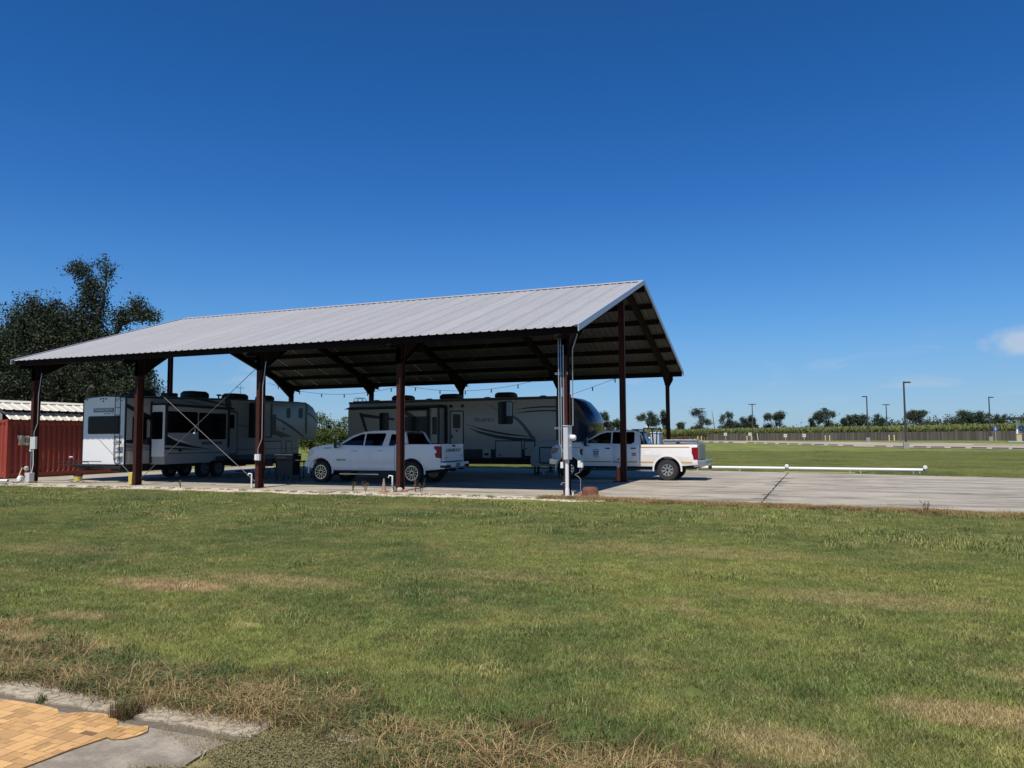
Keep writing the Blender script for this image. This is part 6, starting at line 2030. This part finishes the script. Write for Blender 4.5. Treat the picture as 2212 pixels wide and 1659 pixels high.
for x in (-15.4, -13.9):
    for y in (5.8, 6.35):
        O('leg', MB().tube([(x, y, .002), (x, y, .72)], .02, 6), BLACKP, tb_)
for i, (x, lb) in enumerate(((-15.2, 'dark folding chair at the left of the long table'), (-14.6, 'dark folding chair in the middle of the long table'), (-14.0, 'dark folding chair at the right of the long table'))):
    c = thing('folding_chair', (x, 5.3, 0), lb, 'chair', 'chairs along the folding table')
    OB('seat', BLACKP, c, (x - .2, x + .2, 5.1, 5.5, .43, .46))
    O('backrest', MB().prism([(5.08, .55), (5.12, .55), (5.06, .86), (5.02, .86)], 'x', x - .2, x + .2), BLACKP, c)
    for dx in (-.19, .19):
        O('leg', MB().tube([(x + dx, 5.45, .002), (x + dx, 5.05, .86)], .013, 5), BLACKP, c)
        O('leg', MB().tube([(x + dx, 5.08, .002), (x + dx, 5.48, .46)], .013, 5), BLACKP, c)
tp = thing('tripod_stand', (-15.9, 11.4, 0), 'dark tripod stand on the grass under the grey camper nose', 'tripod')
O('pole', MB().tube([(-15.9, 11.4, .5), (-15.9, 11.4, 1.55)], .03, 8), BLACKP, tp)
for k in range(3):
    a = 2.1 * k + .4
    O('leg', MB().tube([(-15.9, 11.4, .75), (-15.9 + .42 * math.cos(a), 11.4 + .42 * math.sin(a), .002)], .02, 6), BLACKP, tp)
O('head', MB().box(-16.1, -15.75, 11.3, 11.5, 1.45, 1.6), BLACKP, tp, bev=.02)
eq = thing('equipment_cabinet', (-4.4, 11.1, 0), 'grey sloped-top equipment cabinet by the work truck nose', 'cabinet')
O('cabinet_shell', MB().prism([(-5.15, .42), (-3.7, .42), (-3.7, 1.55), (-4.6, 1.55), (-4.85, 1.45), (-5.12, 1.1), (-5.2, .7)], 'y', 10.75, 11.4), mat('grey_plastic_shell', (.42, .40, .36), .5, var=.1), eq, bev=.03)
O('door_frame', MB().prism(rrect(-4.75, -3.75, .55, 1.30, .04), 'y', 10.735, 10.752), BLACKP, eq)
O('door_panel', MB().prism(rrect(-4.69, -3.8, .61, 1.24, .03), 'y', 10.72, 10.736), MATS['grey_plastic_shell'], eq)
for xq in (-5.0, -3.85):
    for yq in (10.85, 11.3):
        OB('leg', BLACKP, eq, (xq - .04, xq + .04, yq - .04, yq + .04, .002, .42))
hl = thing('hanging_lamp', (-14.72, .19, 2.0), 'small silver lamp hanging where the brace rods cross', 'lamp')
O('lamp_cord', MB().tube([(-14.62, .2, 2.28), (-14.60, .19, 2.1), (-14.62, .19, 2.02)], .006, 5), CHROME, hl)
O('lamp_shade', MB().lathe([(.02, .07), (.06, .05), (.10, 0)], (-14.62, .19, 1.95), 'z', 14), CHROME, hl)
# string lights along the back
BULB = mat('clear_bulb', (.30, .31, .30), .1, var=.1, coat=1)
def string(pts, nb, lb):
    x0_, x1_ = pts[0][0], pts[-1][0]
    # parabola through three points
    A = np.array([[p[0] ** 2, p[0], 1] for p in pts])
    k = np.linalg.solve(A, np.array([p[1] for p in pts]))
    f = lambda x: k[0] * x * x + k[1] * x + k[2]
    s = thing('string_lights', ((x0_ + x1_) / 2, 16.3, 4.2), lb, 'string lights', 'string lights along the back of the barn')
    O('wire', MB().tube([(x0_ + (x1_ - x0_) * i / 24, 16.3, f(x0_ + (x1_ - x0_) * i / 24)) for i in range(25)], .010, 5), BLACKP, s)
    for i in range(nb):
        x = x0_ + (x1_ - x0_) * (i + .5) / nb
        b = O('socket', MB().lathe([(.02, 0), (.03, -.02), (.03, -.10)][::-1], (x, 16.3, f(x)), 'z', 8), BLACKP, s)
        O('bulb', MB().lathe([(.028, 0), (.04, -.04), (.03, -.09), (.01, -.11)][::-1], (x, 16.3, f(x) - .10), 'z', 8), BULB, b)
string([(-24.6, 5.2), (-19.2, 4.34), (-15.0, 4.75)], 6, 'string of dark bulbs sagging above the gap between the campers')
string([(-15.0, 4.75), (-11.0, 4.32), (-5.6, 5.1)], 6, 'string of dark bulbs sagging above the beige camper roof')
string([(-5.6, 3.75), (-4.5, 4.09), (-2.0, 4.9)], 3, 'string of dark bulbs rising beyond the camper nose')
# long white pipe on the lawn behind the pad
def along_pipe(x): return 18.05 - (x - 1.0) * .115
lp = thing('long_white_pipe', (5.5, 17.3, 0), 'long white plastic pipe on low stands behind the concrete pad', 'pipe')
O('pipe_run', MB().tube([(-1.0, along_pipe(-1), .16), (11.3, along_pipe(11.3), .16)], .075, 16), PVC, lp, smooth=40)
for x, z in ((5.5, .28), (11.35, .29)):
    O('capped_branch', MB().tube([(x, along_pipe(x), .16), (x + .02, along_pipe(x) - .1, z)], .065, 14), PVC, lp, smooth=40)
    O('end_cap', MB().lathe([(.075, -.05), (.088, -.03), (.088, .04), (.07, .06)], (x + .02, along_pipe(x) - .12, z), 'y', 16), WHITE, lp)
for x in (1.2, 3.3, 8.3, 8.75, 10.9, 11.15):
    O('stand_leg', MB().box(x - .02, x + .02, along_pipe(x) - .12, along_pipe(x) + .12, -.01, .07), GREYBOX, lp)
wdp = O('timber_strip', MB().prism([(5.4, 17.05), (8.5, 16.62), (8.51, 16.72), (5.41, 17.15)], 'z', .001, .035), mat('pale_timber', (.46, .37, .24), .8, var=.2, scale=6), base=(7, 16.9, 0))
tag(wdp, 'pale timber strip lying on the pad before the white pipe', 'plank')

# ------------------------------------------------------------------ far side: fence, lamps, bollards, signs
FWD = mat('weathered_fence_board', (.20, .175, .155), .9, var=.4, scale=.9, stretch=(4, 4, .15))
FWD2 = mat('weathered_fence_rail', (.14, .12, .105), .9, var=.3)
L_ = (FB - FA).length
fe = thing('board_fence', (FA.x, FA.y, 0), 'long weathered grey board fence in front of the cane', 'fence')
GA, GB = .165, .182
rg = random.Random(15)
nb_ = 0
mats_f = [mat('fence_board_a', (.125, .105, .088), .9, var=.25, scale=.6), mat('fence_board_b', (.095, .08, .068), .9, var=.25, scale=.6), mat('fence_board_c', (.165, .135, .11), .9, var=.25, scale=.6)]
bms = [MB(), MB(), MB()]
s = 0.0
def fpt(s, o, z): 
    q = FA + fd * s - fn_ * o
    return (q.x, q.y, z)
while s < L_:
    w = rg.uniform(.26, .34)
    if not (GA * L_ < s < GB * L_):
        z0 = gz(*(FA + fd * s)) - .02
        h = 1.95 + rg.uniform(-.05, .05)
        m = bms[rg.choice([0, 0, 1, 1, 2])]
        n = len(m.v)
        o1 = rg.uniform(0, .04)
        for (ss_, oo) in ((s, o1), (s + w - .03, o1), (s + w - .03, o1 + .03), (s, o1 + .03)):
            m.v += [fpt(ss_, oo, z0), fpt(ss_, oo, z0 + h)]
        for f in ((0, 2, 3, 1), (2, 4, 5, 3), (4, 6, 7, 5), (6, 0, 1, 7), (1, 3, 5, 7)):
            m.f.append(tuple(n + i for i in f))
    s += w
for m, mm in zip(bms, mats_f):
    tag(O('fence_boards', m, mm, fe), kind='stuff')
for z in (.5, 1.5):
    O('fence_rail', MB().prism([(0, 0), (1, 0), (1, 1), (0, 1)], 'z', 0, 1) if False else MB().quad(fpt(0, -.03, z + .3), fpt(GA * L_, -.03, z + .3), fpt(GA * L_, -.03, z + .4), fpt(0, -.03, z + .4)), FWD2, fe)
    O('fence_rail', MB().quad(fpt(GB * L_, -.03, z + .3), fpt(L_, -.03, z + .3), fpt(L_, -.03, z + .4), fpt(GB * L_, -.03, z + .4)), FWD2, fe)
gq = FA + fd * (GA * L_)
gt_ = thing('pipe_gate', (gq.x, gq.y, .4), 'dark barred gate standing in the gap of the board fence', 'gate')
for k in range(4):
    O('gate_bar', MB().tube([fpt(GA * L_, .1, .6 + k * .5), fpt(GB * L_, .1, .6 + k * .5)], .05, 6), FWD2, gt_)
for q in (GA, GB):
    O('gate_post', MB().tube([fpt(q * L_, .1, .4), fpt(q * L_, .1, 2.3)], .08, 6), FWD2, gt_)
O('gate_brace', MB().tube([fpt(GB * L_ + .3, .4, .45), fpt(GB * L_ - .1, .3, 2.3)], .07, 6), PVC, gt_)
# lamps
LAMPM = mat('bronze_lamp_paint', (.055, .052, .05), .45, var=.1)
CONB = mat('grey_lamp_footing', (.30, .28, .25), .9, var=.2)
def lamp(x, y, double, label, sgn=1, foot=True):
    z = gz(x, y)
    t = thing('street_lamp', (x, y, z), label, 'lamp', 'parking lot lamps beyond the lawn')
    if foot:
        O('footing', MB().box(x - .33, x + .33, y - .33, y + .33, z - .05, z + .82), CONB, t, bev=.04)
    O('pole', MB().tube([(x, y, z + .78), (x - .0, y, z + 8.55)], [.14, .10], 8), LAMPM, t)
    rx, ry = .9276, .3736
    for sg in ((-1, 1) if double else (sgn,)):
        m = MB()
        c0_, c1_ = .12, .80
        for (a, w) in ((c0_, .16), (c1_, .20)):
            for (dw, dz) in ((-w, -.02), (w, -.02), (w, .16), (-w, .16)):
                m.v.append((x + sg * rx * a - ry * dw, y + sg * ry * a + rx * dw, z + 8.36 + dz))
        m.f = [(0, 1, 2, 3), (7, 6, 5, 4), (0, 4, 5, 1), (1, 5, 6, 2), (2, 6, 7, 3), (3, 7, 4, 0)]
        O('lamp_head', m, LAMPM, t)
lamp(17.0, 87.6, False, 'nearest tall lamp with one head to the right, on a concrete footing', 1)
lamp(14.98, 134.9, False, 'lamp with a single head to the left', -1)
lamp(21.37, 180.1, True, 'double-head lamp just left of the nearest lamp', 1)
lamp(37.3, 150.6, False, 'rightmost lamp with a single head, near the blue sign', 1)
lamp(-7.55, 161.2, True, 'double-head lamp behind the fence gap', 1, False)
lamp(-21.9, 182.8, True, 'farthest double-head lamp in front of the stacked tree', 1, False)
lamp(7.67, 201.5, True, 'double-head lamp in front of the domed tree', 1, False)
# bollards
BOL = mat('pale_yellow_bollard', (.66, .56, .30), .5, var=.12)
def bollard(x, y, label, h=1.15):
    z = gz(x, y)
    t = thing('bollard', (x, y, z), label, 'bollard', 'yellow bollards by the fence')
    O('post', MB().tube([(x, y, z - .05), (x, y, z + h)], .13, 10), BOL, t, smooth=40)
    O('dome_cap', MB().lathe([(.13, 0), (.09, .07), (.02, .10)], (x, y, z + h), 'z', 10), BOL, t, smooth=60)
for x, y, lb in ((-24.6, 193.0, 'left bollard of the pair by the fence end'), (-23.7, 193.4, 'right bollard of the pair by the fence end'), (-10.6, 181, 'left bollard of the pair before the gate'), (-9.5, 181.4, 'right bollard of the pair before the gate'), (7.77, 183, 'left bollard before the fence under the third lamp'), (8.72, 178, 'right bollard before the fence under the third lamp'), (21.2, 172.5, 'bollard at the foot of the second double-head lamp'), (22.0, 169.5, 'bollard right of the second double-head lamp')):
    bollard(x, y, lb)
# small signs on the fence and blue parking signs
SGN = mat('pale_sign_sheet', (.62, .60, .48), .5, var=.08)
INK = mat('sign_ink', (.08, .08, .08), .6, var=.1)
for x, y, z, lb in ((-18.6, 205.2, 2.2, 'pale square sign on the fence nearest its left end'), (-11.2, 197.3, 2.15, 'yellowish square sign on the fence left of the gate'), (-1.9, 192.4, 1.7, 'pale square sign on a post before the fence middle'), (2.8, 188.4, 1.7, 'pale square sign on a post under the third lamp')):
    t = thing('fence_sign', (x, y, gz(x, y)), lb, 'sign', 'small signs along the fence')
    O('sign_post', MB().tube([(x, y + .05, gz(x, y) - .05), (x, y + .05, z)], .04, 6), GREYBOX, t)
    O('sign_plate', MB().box(x - .42, x + .42, y - .02, y, z - .42, z + .42), SGN, t)
    OB('sign_mark', INK, t, (x - .2, x + .2, y - .03, y - .021, z - .05, z + .06))
BLUE = mat('blue_sign_sheet', (.03, .10, .42), .5, var=.05)
for x, y, lb in ((37.4, 146.4, 'blue accessible parking sign left of the shelter'), (40.9, 143.2, 'blue accessible parking sign in front of the shelter')):
    z = gz(x, y)
    t = thing('parking_sign', (x, y, z), lb, 'sign', 'blue accessible parking signs')
    O('sign_post', MB().tube([(x, y + .05, z - .05), (x, y + .05, z + 2.7)], .045, 6), GREYBOX, t)
    O('sign_plate', MB().box(x - .32, x + .32, y - .03, y, z + 1.9, z + 2.75), BLUE, t)
    O('wheelchair_symbol', MB().lathe([(.06, -.01), (.06, 0)], (x - .02, y - .03, z + 2.58), 'y', 10).prism([(x - .06, z + 2.5), (x + .02, z + 2.5), (x + .04, z + 2.32), (x + .16, z + 2.32), (x + .2, z + 2.14), (x + .14, z + 2.14), (x + .1, z + 2.26), (x - .06, z + 2.26)], 'y', y - .036, y - .03).tube([(x - .02 + .15 * math.cos(a), y - .034, z + 2.2 + .15 * math.sin(a)) for a in [2.2 + i * .38 for i in range(11)]], .02, 5), WHITE, t)
# shelter at the right edge
kz = gz(41, 142)
ks = thing('shelter', (41.5, 142.5, kz), 'small open shelter with a dark flat roof at the right edge', 'shelter')
SHR = mat('dark_green_fascia', (.03, .045, .04), .5, var=.1)
TAN = mat('tan_masonry', (.52, .42, .26), .85, var=.1)
O('roof', MB().box(39.2, 50, 140.4, 148, kz + 4.0, kz + 4.42), SHR, ks, bev=.05)
for (x, y) in ((40.1, 141.6), (40.9, 143.6), (48.5, 141.6)):
    O('column_base', MB().box(x - .42, x + .42, y - .42, y + .42, kz - .05, kz + 1.35), TAN, ks, bev=.02)
    O('base_cap', MB().box(x - .48, x + .48, y - .48, y + .48, kz + 1.35, kz + 1.45), TAN, ks)
    O('column', MB().prism([(x - .34, kz + 1.45), (x - .06, kz + 1.45), (x - .10, kz + 4.0), (x - .34, kz + 4.0)], 'y', y - .15, y + .15), WHITE, ks)
O('floor_slab', MB().box(39.5, 50, 140.8, 147.8, kz - .05, kz + .02), ROADM, ks)
O('blue_kerb', MB().box(37.6, 40.0, 137.2, 137.8, gz(38, 137) - .02, gz(38, 137) + .14), mat('faded_blue_kerb', (.35, .48, .55), .7, var=.1), ks)
# kerb island in the road
ki = O('kerb_island', MB().prism([(28.3, 112.6), (30, 110.8), (60, 88), (60, 92), (34, 112), (30, 114.5)], 'z', -.05, .26), CURBM, base=(35, 108, 0), bev=.03)
tag(ki, 'pale raised kerb island in the road at the right', 'kerb')
# parking stops at the near edge of the road
STOPM = mat('shadow_toned_stop', (.10, .09, .08), .85, var=.3)  # dark tone stands for the shadows the stops cast
first = None
stops = [(-16.6, 139.0), (-14.0, 134.5), (-11.6, 130.2), (-9.5, 127.3), (-5.5, 122.3), (-3.7, 119.8), (-1.7, 117.3), (.3, 115.0), (2.1, 112.9), (4.1, 110.6), (6.0, 108.5), (8.0, 106.2), (10.1, 103.9), (14.2, 99.3), (16.4, 96.8), (18.7, 94.2), (20.5, 91.9), (22.4, 88.8), (24.2, 85.7), (25.9, 82.8), (27.4, 80.1)]
for i, (x, y) in enumerate(stops):
    z = gz(x, y) + .035
    if first is None:
        w0 = thing('parking_stop', (0, 0, 0), 'x', 'parking stop')
        O('stop_bar', MB().prism([(-.10, 0), (.10, 0), (.07, .15), (-.07, .15)], 'x', -1.0, 1.0), STOPM, w0, bev=.02)
        first = w0
        t = w0
    else:
        t = dup(first)
    t.location = (x + .6, y + .6, z)
    t.rotation_euler = (0, 0, math.atan2(-11.5, 10.0) if i > 3 else math.atan2(-16, 8.5))
    t['group'] = 'parking stops along the near road edge'
    t['label'] = ['leftmost', 'second', 'third', 'fourth', 'fifth', 'sixth', 'seventh', 'eighth', 'ninth', 'tenth', 'eleventh', 'twelfth', 'thirteenth', 'fourteenth', 'fifteenth', 'sixteenth', 'seventeenth', 'eighteenth', 'nineteenth', 'twentieth', 'rightmost'][i] + (' dark parking stop' if i in (0, 20) else ' dark parking stop from the left') + ' along the near road edge'
